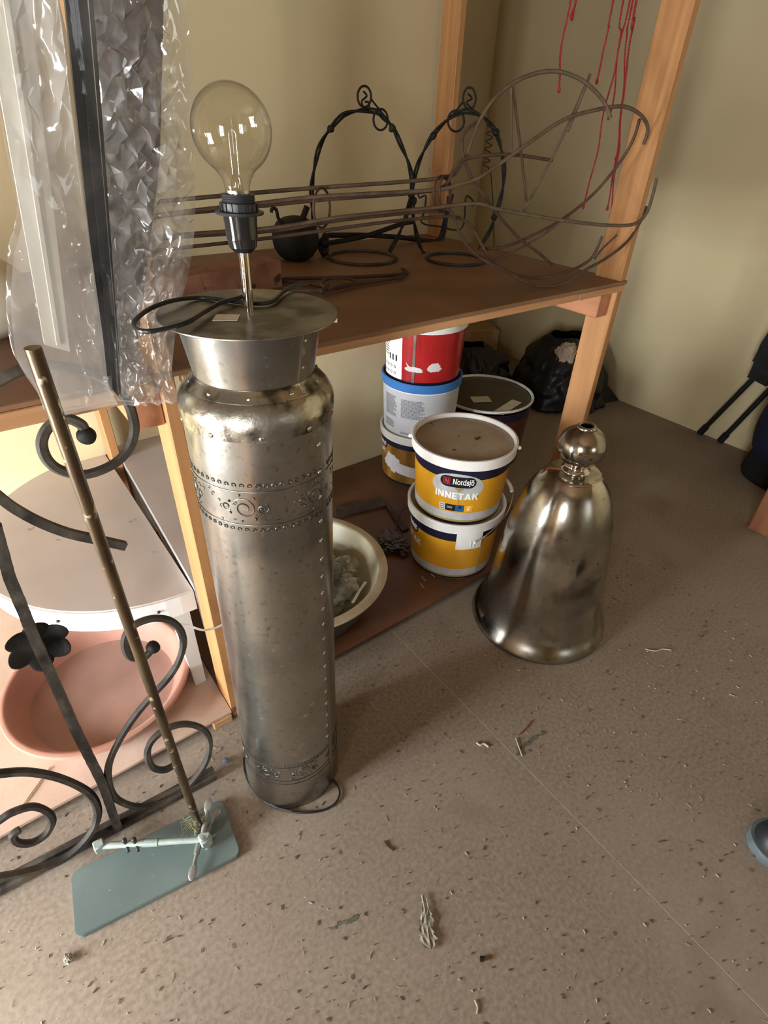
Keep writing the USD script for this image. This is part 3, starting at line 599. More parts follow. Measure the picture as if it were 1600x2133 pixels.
# ------------------------------------------------------------------ half round tables, saucer
M['wlac'] = mat('white_lacquer', (.56, .56, .54), (.62, .62, .60), .35, scale=5)
M['beige'] = mat('beige_table_top', (.47, .41, .37), (.54, .475, .43), .5, scale=5, detail=7, spots=[(30, .72, (.30, .24, .2), .03), (4, .6, (.50, .44, .40), .2)])
M['screw'] = mat('dark_screw', (.06, .05, .05), rough=.5, metal=.7)
def half_table(sgn, x0, label, zt=.343):
    c = np.array([x0, 1.245, LOW]); R = .352
    t = thing('half_round_table', label, 'table', c)
    a = np.linspace(-PI/2, PI/2, 40)
    turn = (lambda m: rot(m, [0, 0, 1], -.041, [.1995, c[1]-R, 0])) if sgn > 0 else (lambda m: m)
    D = Polygon([(sgn*R*math.cos(k), R*math.sin(k)) for k in a]); top = extrude(D, .008); top.apply_translation([c[0], c[1], zt-.008])
    part(t, 'table_top', turn(top), M['beige'], 30)
    # curved apron
    ap = D.buffer(.004, 16).difference(D.buffer(-.012, 16)).intersection(sbox(0, -1, sgn*1, 1) if sgn > 0 else sbox(-1, -1, 0, 1))
    m = extrude(ap, .050); m.apply_translation([c[0], c[1], zt-.053]); part(t, 'apron', turn(m), M['wlac'], 30)
    part(t, 'back_rail', turn(bx(*(sorted((x0, x0+sgn*.012))), c[1]-R+.03, c[1]+R-.03, zt-.052, zt-.0085, .001)), M['wlac'])
    for k in (-1, 1):
        y = c[1]+k*(R-.045); xx = x0+sgn*.030
        leg = trimesh.convex.convex_hull(np.vstack([[[xx+dx*.019-(sgn*0), y+dy*.019, zt-.054] for dx in (-1, 1) for dy in (-1, 1)], [[xx+dx*.013-sgn*.004, y+k*.01+dy*.013, LOW] for dx in (-1, 1) for dy in (-1, 1)]]))
        part(t, 'leg', turn(leg), M['wlac'])
    y = c[1]+(.13 if sgn > 0 else .05); xx = x0+sgn*(R-.085)
    part(t, 'leg', turn(trimesh.convex.convex_hull(np.vstack([[[xx+dx*.019, y+dy*.019, zt-.054] for dx in (-1, 1) for dy in (-1, 1)], [[xx+sgn*.01+dx*.013, y+dy*.013, LOW] for dx in (-1, 1) for dy in (-1, 1)]]))), M['wlac'])
    for k in np.linspace(-1.36, 1.36, 6):
        q = c+[sgn*(R+.005)*math.cos(k), (R+.005)*math.sin(k), zt-LOW-.026]; part(t, 'screw', turn(ball(q, .0035, sub=1)), M['screw'])
    return t
half_table(-1, .197, 'left half of a round table, beige top with white curved apron, under the shelf')
half_table(1, .1995, 'right half of a round table with beige top, mostly hidden behind the tin lamp', .360)
M['cordw'] = mat('white_band', (.7, .68, .64), rough=.4)
cp = PP([(372, 1300), (395, 1304), (420, 1312), (442, 1310), (466, 1300)], ('y', .795))
single('tie_band', tube(spl(cp, 5), .0032, 4, flat=(1, .25)), M['cordw'], 'thin white plastic band tied from the half table leg around the upright', 'band', smooth=False)
M['terra'] = mat('terracotta', (.36, .165, .112), (.44, .215, .155), .65, scale=7, detail=7, spots=[(3.2, .56, (.40, .24, .18), .2), (50, .73, (.25, .12, .08), .03)])
M['terra_in'] = mat('terracotta_dusty', (.30, .17, .13), (.39, .225, .175), .8, scale=9, detail=8, spots=[(60, .72, (.22, .12, .09), .03)])
TC = np.array([-.021, 1.012, LOW])
sau = thing('plant_saucer', 'large terracotta plant saucer, dusty inside, on the lower board under the half table', 'plant saucer', TC)
part(sau, 'dish', lathe([(0, 0), (.150, 0), (.156, .003), (.176, .032), (.187, .052), (.1955, .0555), (.199, .060), (.197, .0655), (.191, .0675), (.184, .066), (.176, .052), (.160, .022), (.154, .014)], TC, 96), M['terra'], 50)
part(sau, 'inner_floor', lathe([(.1545, .0145), (.14, .0125), (0, .012)], TC, 96), M['terra_in'], 50)

# ------------------------------------------------------------------ wrought iron grille leaning on the shelf
M['iron'] = mat('wrought_iron', (.020, .0165, .013), (.055, .046, .036), .65, scale=18, detail=6, bump=.5, bscale=50, spots=[(16, .52, (.095, .08, .06), .2)], spec=.3)
M['iron_b'] = mat('black_iron', (.007, .006, .005), (.018, .015, .012), .65, scale=20, bump=.4, bscale=60, spec=.25)
G = ('l', .692, .108)                                                     # the grille's own leaning plane
gr = thing('iron_grille', 'leaning black wrought iron grille with scrolls and a flower rosette against the shelf', 'iron grille', P(240, 1745, ('z', 0)))
nrm = np.array([0, -1, .108]); nrm /= np.linalg.norm(nrm)
def gbar(name, px, r=.0062, n=4, m='iron', off=0., flat=None, sm=5, rr=None, parent=None):
    pts = spl(np.array(PP(px, G))+nrm*off, sm)
    if rr is not None: r = np.interp(np.linspace(0, 1, len(pts)), np.linspace(0, 1, len(rr)), rr)
    return part(parent or gr, name, tube(pts, r, n, up=nrm, flat=flat), M[m], 40)
b0_, b1_ = P(448, 1612, ('z', .008)), P(-140, 1925, ('z', .008))
d_ = (b1_-b0_)/np.linalg.norm(b1_-b0_); s_ = np.array([-d_[1], d_[0], 0])
part(gr, 'bottom_bar', tube([b0_+[0, 0, .006], b1_+[0, 0, .006]], .0095, 4, flat=(1, 1.9), up=[0, 0, 1]), M['iron'], 20)
part(gr, 'bottom_rib', tube([b0_+[0, 0, .016], b1_+[0, 0, .016]], .006, 4, up=[0, 0, 1]), M['iron'], 20)
part(gr, 'upright', jag(finer(tube(PP([(-10, 1095), (19, 1200), (68, 1320), (109, 1410), (157, 1519), (210, 1624), (246, 1725)], G), .0105, 4, up=nrm), .012), .0007, 90), M['iron'], 40)
gbar('scroll', [(319, 1350), (300, 1369), (274, 1369), (262, 1350), (262, 1324), (281, 1301), (319, 1288), (352, 1292), (375, 1312), (382, 1342), (371, 1380), (349, 1414), (319, 1447), (281, 1492), (247, 1545), (226, 1597), (229, 1642), (247, 1667), (285, 1680), (330, 1674), (375, 1652), (412, 1614), (434, 1575), (435, 1537), (416, 1515), (382, 1508), (345, 1519), (315, 1545), (307, 1575), (319, 1599), (345, 1603), (369, 1588)], .0068, 6)
kp = P(319, 1348, G); part(gr, 'scroll_knob', ball(kp, .0105, (1, .8, 1)) if False else jag(ball(kp, .0115), .001, 80), M['iron_b'], 60)
gbar('scroll', [(-60, 1618), (0, 1611), (56, 1608), (112, 1617), (161, 1636), (191, 1658), (204, 1690), (195, 1726), (165, 1764), (124, 1793), (56, 1816), (-20, 1830)], .0075, 6)
gbar('scroll', [(-70, 1770), (-40, 1735), (0, 1708), (26, 1692), (67, 1680), (97, 1690), (109, 1710), (97, 1736), (67, 1755), (37, 1755), (26, 1740), (41, 1728)], .0068, 6)
gbar('scroll', [(174, 893), (169, 884), (145, 873), (118, 877), (96, 896), (87, 925), (98, 957), (125, 979), (169, 989), (209, 980), (246, 960), (271, 930), (280, 897), (277, 869), (266, 838), (240, 802), (185, 775), (110, 763), (50, 769), (0, 792), (-50, 822)], .0072, 6)
kp = P(180, 907, G); part(gr, 'scroll_knob', jag(ball(kp, .0125), .001, 80), M['iron_b'], 60)
gbar('curved_bar', [(-60, 985), (0, 1036), (34, 1061), (84, 1088), (142, 1110), (203, 1124), (261, 1137)], .0085, 4)
fp = P(84, 1357, G)-nrm*.02
e1 = np.array([1., 0, 0]); e2 = np.cross(nrm, e1)
for k in range(6):
    a = k*PI/3+.35; c = fp+.024*(math.cos(a)*e1+math.sin(a)*e2)
    pm = trimesh.creation.icosphere(2, 1.0); v = np.array(pm.vertices); rad = math.cos(a)*e1+math.sin(a)*e2; tan = -math.sin(a)*e1+math.cos(a)*e2
    cup = .006*((v[:, :1]+.3)**2)*nrm
    w = c+v[:, :1]*.022*rad+v[:, 1:2]*.019*tan+v[:, 2:]*.003*nrm+cup
    part(gr, 'petal', trimesh.Trimesh(w, pm.faces, process=False), M['iron_b'], 60)
part(gr, 'flower_boss', ball(fp, .010), M['iron_b'], 60)

# ------------------------------------------------------------------ green stand with a steel rod
M['green'] = mat('grey_green_paint', (.098, .135, .127), (.13, .172, .16), .5, scale=6, detail=6, bump=.05, bscale=80, spots=[(90, .72, (.30, .34, .31), .03), (5, .58, (.14, .19, .18), .2)])
M['palegreen'] = mat('pale_green_paint', (.24, .30, .27), (.34, .39, .35), .4, scale=30, spots=[(40, .58, (.12, .095, .08), .06)])
M['rod'] = mat('brown_steel_rod', (.05, .030, .015), (.15, .105, .055), .42, .3, .7, scale=40, vscale=(1, 1, .25), ramp=(.35, .7), spots=[(70, .62, (.42, .36, .24), .05)], bump=.25, bscale=60)
M['wing'] = mat('dull_wing_screw', (.20, .20, .18), (.32, .32, .29), .4, metal=.6, scale=40)
gp = [P(147, 1818, ('z', .012)), P(463, 1662, ('z', .012)), P(503, 1778, ('z', .012)), P(157, 1955, ('z', .012))]
pl = Polygon([q[:2] for q in gp]); pl = pl.buffer(-.013, 8).buffer(.013, 8); ctr = np.array([*pl.centroid.coords[0], 0])
gs = thing('rod_stand', 'grey-green steel base plate with a tall brown rod and wing screw clamps', 'stand', ctr)
m0 = extrude(pl, .0095); m0.apply_translation([0, 0, .0008]); m1 = extrude(pl.buffer(-.0015, 8), .002); m1.apply_translation([0, 0, .0095])
part(gs, 'base_plate', cat(m0, m1), M['green'], 30)
rb_ = P(420, 1738, ('z', .012)); rt_ = P(68, 724, ('y', rb_[1]-.022))
part(gs, 'rod', tube(np.linspace(rb_, rt_, 30), .0072, 20), M['rod'], 60, label='tall brown steel rod')
part(gs, 'rod_socket', lathe([(.0, 0), (.013, 0), (.0125, .012), (.010, .018), (0, .018)], rb_, 24), M['palegreen'])
za = .035
A_, B_ = P(428, 1748, ('z', za)), P(207, 1762, ('z', za)); dd = (B_-A_); L_ = np.linalg.norm(dd); dd /= L_
arm = [part(gs, 'clamp_arm', cat(cyl(A_-dd*.012, A_+dd*L_*.47, .0058, 16), cyl(A_+dd*L_*.45, A_+dd*L_*.60, .0072, 16), cyl(A_+dd*L_*.58, B_, .0062, 16), bx(-.009, .009, -.009, .009, -.010, .010, .002).apply_translation(B_)), M['palegreen'], 40)]
part(gs, 'clamp_boss', cat(bx(-.011, .011, -.011, .011, -.013, .012, .003).apply_translation(A_), cyl(A_+[0, 0, -.024], A_+[0, 0, .016], .0085, 16)), M['palegreen'], 40)
for f_ in (.66, .75):
    q = A_+dd*L_*f_; part(gs, 'arm_screw', cat(cyl(q, q+[0, 0, .014], .0032, 8), ball(q+[0, 0, .015], .0048, sub=1), cyl(q+[0, -.016, 0], q+[0, .0, 0], .0026, 8)), M['screw'])
def wing(a, b):
    a, b = np.array(a), np.array(b); d = (b-a)/np.linalg.norm(b-a)
    m = cat(cyl(a, a+(b-a)*.62, .0034, 10), cyl(a, a+(b-a)*.3, .0055, 12))
    w = trimesh.creation.icosphere(2, 1.0); v = np.array(w.vertices); s = np.cross(d, [0, 0, 1]); s /= np.linalg.norm(s); u = np.cross(s, d)
    return cat(m, trimesh.Trimesh(a+(b-a)*.80+v[:, :1]*.0135*d+v[:, 1:2]*.0075*s+v[:, 2:]*.0018*u, w.faces, process=False))
part(gs, 'wing_screw', wing(P(424, 1735, ('z', .05)), P(436, 1664, ('z', .066))), M['wing'], 40)
part(gs, 'wing_screw', wing(P(414, 1758, ('z', .030)), P(398, 1832, ('z', .020))), M['wing'], 40)
part(gs, 'wing_screw', wing(P(428, 1742, ('z', .03)), P(455, 1682, ('z', .022))), M['wing'], 40)
M['moss'] = mat('dry_moss', (.16, .15, .06), (.28, .25, .12), .9, scale=40)
mr = np.random.default_rng(3); mb = P(405, 1700, ('z', .05))
part(gs, 'dry_moss', cat([tube([mb+mr.normal(size=3)*.006, mb+mr.normal(size=3)*.010-[0, 0, .01], mb+mr.normal(size=3)*.014-[.006, 0, .02]], .0006, 4) for _ in range(40)]), M['moss'], kind='stuff')
# ------------------------------------------------------------------ iron things on the shelf
M['rustrod'] = mat('rusty_rod', (.045, .021, .011), (.09, .045, .023), .75, scale=40, bump=.4, bscale=120, ramp=(.3, .7))
M['greyrod'] = mat('weathered_rod', (.065, .040, .021), (.12, .08, .045), .7, scale=40, bump=.4, bscale=120, ramp=(.3, .7))
V0 = ((.36, 1.06), (1.40, .775))
VN = np.array([-(V0[1][1]-V0[0][1]), V0[1][0]-V0[0][0], 0]); VN /= np.linalg.norm(VN)
tr = thing('rod_trellis', 'rusty iron rod frame of long parallel rods ending in big curled loops on the shelf', 'iron frame', (1.1, .87, ZS))
def rod(px, off=(0,), r=.0033, m='rustrod', name='rod', sm=6):
    q = np.array([P(x, y, ('v', V0[0]+VN[:2]*o, V0[1]+VN[:2]*o)) for (x, y), o in zip(px, np.interp(np.linspace(0, 1, len(px)), np.linspace(0, 1, len(off)), off))])
    return part(tr, name, tube(spl(q, sm), r, 7), M[m], 60)
F_, K_ = -.03, .03
rod([(250, 427), (370, 416), (526, 402), (660, 391), (860, 377), (935, 367), (955, 352), (972, 325), (985, 285), (1000, 250), (1035, 200), (1090, 162), (1150, 148), (1200, 160), (1235, 185), (1260, 215), (1272, 246)], (K_, K_, K_, .03, .02, -.01, -.03), .0036, 'greyrod')
rod([(250, 461), (370, 443), (526, 425), (672, 409), (900, 396), (960, 383), (1000, 369), (1050, 335), (1120, 285), (1180, 247), (1250, 227), (1300, 222), (1335, 240), (1350, 268), (1341, 300)], (F_, F_, F_, F_, -.02, 0), .0036, 'greyrod')
rod([(250, 464), (370, 446), (526, 431), (672, 416), (860, 402), (925, 388), (950, 345), (985, 327), (1065, 322), (1150, 334)], (.0, .0, 0, .02))
rod([(250, 506), (370, 490), (575, 474), (705, 453), (900, 433), (990, 424), (1035, 435), (1100, 447), (1180, 460), (1265, 469), (1320, 467), (1346, 445), (1360, 405), (1368, 370)], (F_, F_, F_, F_, -.03, -.02), .0036, 'greyrod')
rod([(250, 510), (370, 494), (575, 480), (705, 459), (900, 439), (938, 440), (955, 480), (980, 520), (1015, 546), (1050, 562), (1100, 590), (1140, 597), (1180, 588), (1220, 562), (1260, 540), (1305, 505), (1335, 460), (1346, 430)], (.0, .0, 0, .0, .0, .03))
rod([(250, 531), (370, 517), (542, 498), (640, 485), (800, 463), (900, 453), (950, 452), (980, 470), (1000, 503), (1025, 543), (1070, 570), (1120, 579), (1170, 570), (1228, 542), (1255, 492)], (K_, K_, K_, K_, .04, .03))
rod([(992, 255), (970, 273), (962, 297), (967, 332), (985, 375), (1015, 415), (1035, 445), (1080, 495), (1120, 525), (1150, 551)], (.03, .0, .05))
rod([(1000, 519), (1050, 514), (1100, 495), (1165, 461), (1225, 415), (1275, 360), (1315, 300), (1333, 248)], (.05, .05, 0))
rod([(1025, 542), (1080, 520), (1130, 490), (1185, 452)], (.04, .045, .0), .0026)
rod([(1230, 154), (1210, 205), (1182, 274)], (.0, .0), .0032, 'greyrod'); rod([(1225, 166), (1160, 310), (1090, 442)], (.006, .006), .0026, 'greyrod')
rod([(1065, 182), (1065, 250), (1065, 316)], (.006, .006), .0026, 'greyrod'); rod([(1068, 182), (1085, 310), (1097, 420)], (.012, .0), .0026)
rod([(1285, 490), (1255, 518), (1238, 540)], (0, 0), .0024)
def ringv(cx, cy, rx, ry, name='binding_ring'):
    rod([(cx+rx*math.cos(a), cy+ry*math.sin(a)) for a in np.linspace(0, 2*PI, 25)], tuple(.034*math.cos(a) for a in np.linspace(0, 2*PI, 25)), .0024, 'rustrod', name, 2)
ringv(670, 433, 17, 42); ringv(920, 405, 17, 38); ringv(927, 402, 12, 36)

def twisted(pts, r, pitch, rt, n=6):
    """two wires twisted about a path"""
    p = spl(pts, 10); t = np.gradient(p, axis=0); t /= np.linalg.norm(t, axis=1)[:, None]; s = np.r_[0, np.cumsum(np.linalg.norm(np.diff(p, axis=0), axis=1))]
    a = np.cross(t, VN); a /= np.linalg.norm(a, axis=1)[:, None]; b = np.cross(t, a)
    return [tube(p+rt*(np.cos(s/pitch*2*PI+o)[:, None]*a+np.sin(s/pitch*2*PI+o)[:, None]*b), r, n) for o in (0, PI)]
def arch(label, pl, px, ring, knots, loops, curls):
    base = P(ring[0], ring[1], ('z', ZS))
    t = thing('iron_arch_holder', label, 'iron holder', base, 'arched iron holders' if False else None)
    W_ = twisted(PP(px, pl), .0032, .17, .0034)
    for m in W_: part(t, 'twisted_wire', m, M['iron_b'], 60)
    c0, c1_ = P(ring[0]-ring[2], ring[1], ('z', ZS+.004)), P(ring[0]+ring[2], ring[1], ('z', ZS+.004))
    rr = np.linalg.norm(c1_-c0)/2; c = (c0+c1_)/2
    part(t, 'base_ring', tube([c+[rr*math.cos(a), rr*math.sin(a), 0] for a in np.linspace(0, 2*PI, 49)[:-1]], .0038, 8, True), M['iron'], 60)
    for k in knots:
        part(t, 'knot', jag(ball(P(*k, pl), .0085, (1, 1, 1.1), 2), .002, 140), M['iron_b'], 60)
    for (cx, cy, rx, ry) in loops:
        part(t, 'top_loop', tube(PP([(cx+rx*math.cos(a), cy+ry*math.sin(a)) for a in np.linspace(0, 2*PI, 33)[:-1]], pl), .0026, 7, True), M['iron_b'], 60)
    for q in curls: part(t, 'curl', tube(spl(PP(q, pl), 5), .0024, 6), M['iron_b'], 60)
    return t
A1, A2 = ('v', (.858, 1.393), (1.038, 1.322)), ('v', (1.125, 1.315), (1.27, 1.215))
arch('left arched holder of twisted black iron with ring foot on the shelf', A1, [(676, 534), (661, 505), (651, 441), (650, 386), (660, 325), (672, 292), (689, 268), (708, 246), (724, 236), (754, 230), (786, 233), (802, 249), (819, 266), (835, 301), (851, 340), (858, 376), (855, 409), (846, 451), (830, 490), (811, 525)],
     (755, 536, 70), [(690, 268), (817, 266), (653, 480), (857, 405)], [(759, 201, 14, 22), (793, 249, 15, 22)], [[(757, 190), (764, 200), (754, 210), (757, 222), (772, 228)], [(772, 205), (790, 228), (812, 255)], [(770, 229), (768, 214), (760, 212)]])
arch('right arched holder of twisted black iron with ring foot, behind the curled rods', A2, [(899, 541), (876, 515), (861, 450), (861, 390), (870, 345), (888, 305), (902, 282), (925, 256), (950, 238), (972, 232), (1000, 240), (1020, 257), (1035, 280), (1046, 320), (1050, 355), (1046, 400), (1032, 450), (1018, 485), (996, 520)],
     (949, 539, 59), [(903, 283), (1033, 276), (1030, 452), (862, 418)], [(978, 205, 13, 23), (950, 252, 17, 22)], [[(975, 195), (983, 205), (972, 213), (980, 224), (990, 232)], [(965, 212), (952, 228), (935, 250)]])
# coiled wire hanging beside the shelf's end
cw = ('y', 1.30); x0 = P(1016, 300, cw)[0]
pts = []
zt, zb = P(1012, 255, cw)[2], P(1022, 352, cw)[2]
for k in np.linspace(0, 6, 73): pts.append([x0+.004+.009*math.cos(2*PI*k), 1.30+.009*math.sin(2*PI*k), zt+(zb-zt)*k/6])
cwx = thing('coiled_wire', 'thin dark coiled wire hanging from the right arch over the end of the shelf', 'wire', (x0, 1.30, .25))
part(cwx, 'coil', tube(np.array(pts), .0013, 6), M['iron_b'], 60)
part(cwx, 'straight_wire', tube(PP([(1022, 352), (1028, 430), (1030, 560), (1033, 700)], ('v', (x0, 1.30), (1.42, 1.24))), .0014, 6), M['iron_b'], 60)
# black pot with hooked stem
ctr = P(616, 503, ('y', 1.40)); rad = .062
pot = thing('iron_pot', 'round black iron pot with a curled hook stem at the back of the shelf', 'iron pot', (ctr[0], ctr[1], ZS))
part(pot, 'bowl', lathe([(0, -.05), (.028, -.05), (.044, -.040), (.057, -.02), (.061, .003), (.058, .022), (.047, .040), (.030, .050), (.012, .054), (0, .0545)], (ctr[0], ctr[1], ZS+.05), 48), M['iron_b'], 60)
part(pot, 'hook', tube(spl(PP([(590, 465), (580, 455), (577, 443), (574, 435), (567, 435), (565, 443)], ('y', 1.38)), 5), .0042, 7), M['iron_b'], 60)
part(pot, 'handle', tube(PP([(628, 462), (640, 430)], ('y', 1.38)), .0075, 8), M['iron_b'], 60)
# heavy bent bar at the back and small wire frame
HB_ = ('y', 1.49)
bb = thing('bent_iron_bar', 'heavy black iron bar bent up at one end along the back of the shelf', 'iron bar', P(800, 500, ('z', ZS)))
part(bb, 'bar', tube(spl(PP([(685, 490), (760, 490), (830, 494), (900, 503), (914, 499), (921, 484), (932, 440), (942, 404)], ('v', (.93, 1.47), (1.27, 1.45))), 5), .007, 8), M['iron_b'], 60)
part(bb, 'cross_bar', tube(spl(PP([(686, 506), (760, 492), (835, 467), (860, 462)], ('v', (.93, 1.44), (1.20, 1.42))), 5), .0065, 8), M['iron_b'], 60)
kn = P(676, 505, ('y', 1.40)); part(bb, 'end_knob', cat(jag(ball(kn, .015), .003, 80), jag(ball(kn-[0, 0, .022], .012), .003, 80), ball(kn+[.004, 0, .014], .010)), M['iron_b'], 60)
wf = thing('wire_stand', 'small black bent wire stand with hooks between the rods and the rear upright', 'wire stand', P(915, 500, ('y', 1.20)))
wpl = ('v', (1.05, 1.26), (1.2, 1.16))
part(wf, 'wire', tube(spl(PP([(871, 402), (874, 412), (887, 408), (884, 440), (879, 464), (915, 472), (962, 476), (970, 414), (978, 411), (986, 420), (984, 430)], wpl), 4), .0022, 6), M['iron_b'], 60)
part(wf, 'back_wire', tube(spl(PP([(934, 408), (932, 440), (928, 480), (922, 500)], wpl), 4), .0034, 6), M['iron_b'], 60)
# twisted fork lying on the shelf
FZ = ZS+.006
fk = thing('twisted_fork', 'flat rusty wrought iron hanger lying on the shelf behind the lamp disc', 'iron hanger', P(740, 590, ('z', ZS)))
def fl_(px, r=.0042, z=FZ): return tube(spl(PP(px, ('z', z)), 5), r, 7)
part(fk, 'side_rod', fl_([(560, 582), (650, 579), (740, 577), (838, 571), (846, 565), (838, 560)]), M['rustrod'], 60)
part(fk, 'side_rod', fl_([(560, 586), (620, 588), (672, 597)]), M['rustrod'], 60); part(fk, 'side_rod', fl_([(585, 604), (672, 605), (745, 592), (843, 576)]), M['rustrod'], 60)
part(fk, 'loop', fl_([(672, 590), (682, 581), (715, 579), (742, 585), (725, 592), (690, 600), (676, 602)], .0034, FZ+.005), M['rustrod'], 60)
part(fk, 'wrapping', cat(fl_([(676, 582), (670, 592), (680, 600)], .0042, FZ+.007), fl_([(684, 592), (676, 602), (668, 606)], .0042, FZ+.007)), M['rustrod'], 60)
# reddish block
M['redblock'] = mat('red_brown_block', (.20, .085, .05), (.33, .16, .10), .75, scale=14, detail=6, bump=.4, bscale=50, spots=[(26, .60, (.06, .03, .02), .06)])
q0, q1 = P(588, 597, ('z', ZS)), P(385, 640, ('z', ZS))
dv = q1-q0; dv /= np.linalg.norm(dv); Lb = .26; wv = np.array([-dv[1], dv[0], 0]); wv = wv if wv[1] > 0 else -wv
hb = .055; pts = [q0+dv*a*Lb+wv*b*.065+np.array([0, 0, c*hb]) for a in (0, 1) for b in (0, 1) for c in (0, 1)]
cm = np.mean(pts, 0); hull = trimesh.convex.convex_hull(np.vstack([cm+(np.array(p)-cm)*s for p in pts for s in ([.985, 1, 1], [1, .97, 1], [1, 1, .93])]))
single('red_block', jag(finer(hull, .012), .0012, 70), M['redblock'], 'reddish brown rough block lying on the shelf behind the lamp disc', 'block', smooth=30)
# pale ball at the left end of the shelf
M['paleball'] = mat('cream_plaster', (.74, .70, .58), (.82, .78, .66), .8, scale=9, bump=.3, bscale=30)
pb = P(-18, 640, ('y', 1.10)); single('pale_pot', lathe([(0, 0), (.05, 0), (.075, .02), (.085, .055), (.078, .09), (.055, .112), (.03, .118), (0, .119)], (pb[0]-.02, 1.13, ZS), 48), M['paleball'], 'rounded cream plaster pot at the left end of the shelf behind the plastic bag', 'pot', smooth=60)
# red yarn hanging from the upper shelf
M['yarn'] = mat('red_yarn', (.22, .010, .012), (.36, .022, .024), .85, scale=60)
def yarn(px, pl, lab):
    p = np.array(PP(px, pl)); top = p[0].copy(); top[2] = 1.70
    q = spl(np.vstack([top, p]), 14); s = np.r_[0, np.cumsum(np.linalg.norm(np.diff(q, axis=0), axis=1))]
    q += .0012*np.stack([np.sin(s*55), np.cos(s*47), 0*s], 1)
    ws = []
    for o in (0, 2*PI/3, 4*PI/3):
        w = q+.0011*np.stack([np.cos(s/.011*2*PI+o), np.sin(s/.011*2*PI+o), 0*s], 1); ws.append(tube(w, .0011, 5))
    t = thing('red_yarn', lab, 'yarn', top, 'red yarn strands above the shelf')
    part(t, 'strand', cat(ws), M['yarn'], 60)
    part(t, 'knot', ball(q[-1], .0035, (1, 1, 1.6), 1), M['yarn'], 60)
Y1 = ('y', .93)
yarn([(1188, 0), (1180, 50), (1168, 110), (1165, 150), (1164, 188)], Y1, 'leftmost long red yarn strand ending over the loop top')
yarn([(1199, 0), (1196, 18), (1192, 34)], Y1, 'shortest red yarn strand, just right of the leftmost long strand')
yarn([(1277, 0), (1268, 60), (1255, 120), (1242, 170)], Y1, 'red yarn strand ending above the crossing loops, left of the main cluster')
yarn([(1298, 0), (1294, 70), (1282, 140), (1268, 190), (1258, 240), (1245, 310), (1232, 370), (1222, 405), (1214, 431)], Y1, 'red yarn strand that swings left from the cluster to a low end')
yarn([(1312, 0), (1296, 70), (1284, 140), (1277, 215), (1270, 245)], Y1, 'red yarn strand of the cluster ending at the loop crossing')
yarn([(1318, 0), (1306, 80), (1299, 170), (1294, 240), (1287, 300), (1280, 350), (1274, 390), (1264, 434)], Y1, 'red yarn strand of the cluster with the left low end')
yarn([(1325, 0), (1316, 70), (1304, 150), (1296, 230), (1290, 300), (1284, 345), (1277, 400), (1271, 450)], ('y', .925), 'longest red yarn strand of the cluster, hanging lowest')
yarn([(1326, 0), (1322, 40), (1310, 110), (1300, 180), (1292, 260), (1283, 330)], ('y', .935), 'rightmost red yarn strand at the top of the cluster')
# ------------------------------------------------------------------ recess and right wall
M['bagblack'] = mat('black_bin_bag', (.008, .008, .009), (.016, .016, .018), .38, scale=9, bump=.6, bscale=14, spec=.35)
M['card'] = mat('cardboard', (.46, .31, .15), (.52, .37, .19), .8, scale=14)
M['card_d'] = mat('cardboard_seam', (.10, .06, .03), rough=.8)
M['foam'] = mat('tan_padding', (.36, .28, .19), (.46, .37, .26), .9, scale=22, bump=.5, bscale=40)
def sack(c, rx, ry, H, seed, tip=None, n=72, k=48, amp=.10):
    th = np.linspace(0, 2*PI, n, endpoint=False); u = np.linspace(0, 1, k); V = []
    for t in u:
        z = H*t; prof = np.interp(t, [0, .04, .3, .6, .82, .94, 1], [.92, 1.02, 1.0, .86, .66, .48, .34])
        d = np.stack([np.cos(th), np.sin(th), np.full(n, t*2.2)], 1)
        f = 1+amp*(np.abs(meshkit.noise(d*[2.6, 2.6, 1.3]+seed, seed)-.5)*4-1)+amp*.6*(np.abs(meshkit.noise(d*[6, 6, 2]+seed, seed+1)-.5)*4-1)
        V.append(np.stack([c[0]+rx*prof*f*np.cos(th), c[1]+ry*prof*f*np.sin(th), np.full(n, c[2]+z)+.02*H*np.sin(3*th+seed)*t], 1))
    V = np.array(V).reshape(-1, 3); F = []
    for i in range(k-1):
        for j in range(n):
            l = (j+1) % n; F += [[i*n+j, i*n+l, (i+1)*n+l], [i*n+j, (i+1)*n+l, (i+1)*n+j]]
    V = np.vstack([V, [c[0], c[1], c[2]]]); b = len(V)-1
    for j in range(n): F.append([b, (j+1) % n, j])
    return trimesh.Trimesh(V, np.array(F), process=False)
sc = np.array([2.345, 1.60, 0])
sk = thing('bin_bag', 'open black bin bag with tan padding inside, standing against the right wall', 'bin bag', sc)
part(sk, 'sack', sack(sc, .25, .235, .325, 2), M['bagblack'], 60)
part(sk, 'padding', crumple(sc+[-.095, -.075, .262], .065, .062, .075, 6, .35, 4, 6), M['foam'], 60, label='tan padding in the mouth of the bag')
part(sk, 'corner_flap', trimesh.convex.convex_hull(np.array([[2.44, 1.50, .19], [2.46, 1.54, .18], [2.59, 1.38, .004], [2.59, 1.41, .004], [2.44, 1.42, .004], [2.42, 1.48, .02]])), M['bagblack'], 30)
c3 = np.array([2.08, 1.87, .0])
s2 = sack((0, 0, 0), .17, .2, .30, 8, amp=.14)
v = np.array(s2.vertices); v = np.stack([v[:, 0]*1.25, v[:, 1]*.85+v[:, 2]*.35, v[:, 2]*.72], 1)
single('bin_bag', trimesh.Trimesh(v+c3, s2.faces, process=False), M['bagblack'], 'slumped closed black bin bag in front of the cardboard box, left of the open one', 'bin bag', smooth=60)
bq = np.array([2.42, 2.30, 0]); cb = thing('cardboard_box', 'small brown cardboard box in the corner behind the black bin bags', 'cardboard box', bq)
W2, D2, H2 = .24, .20, .17
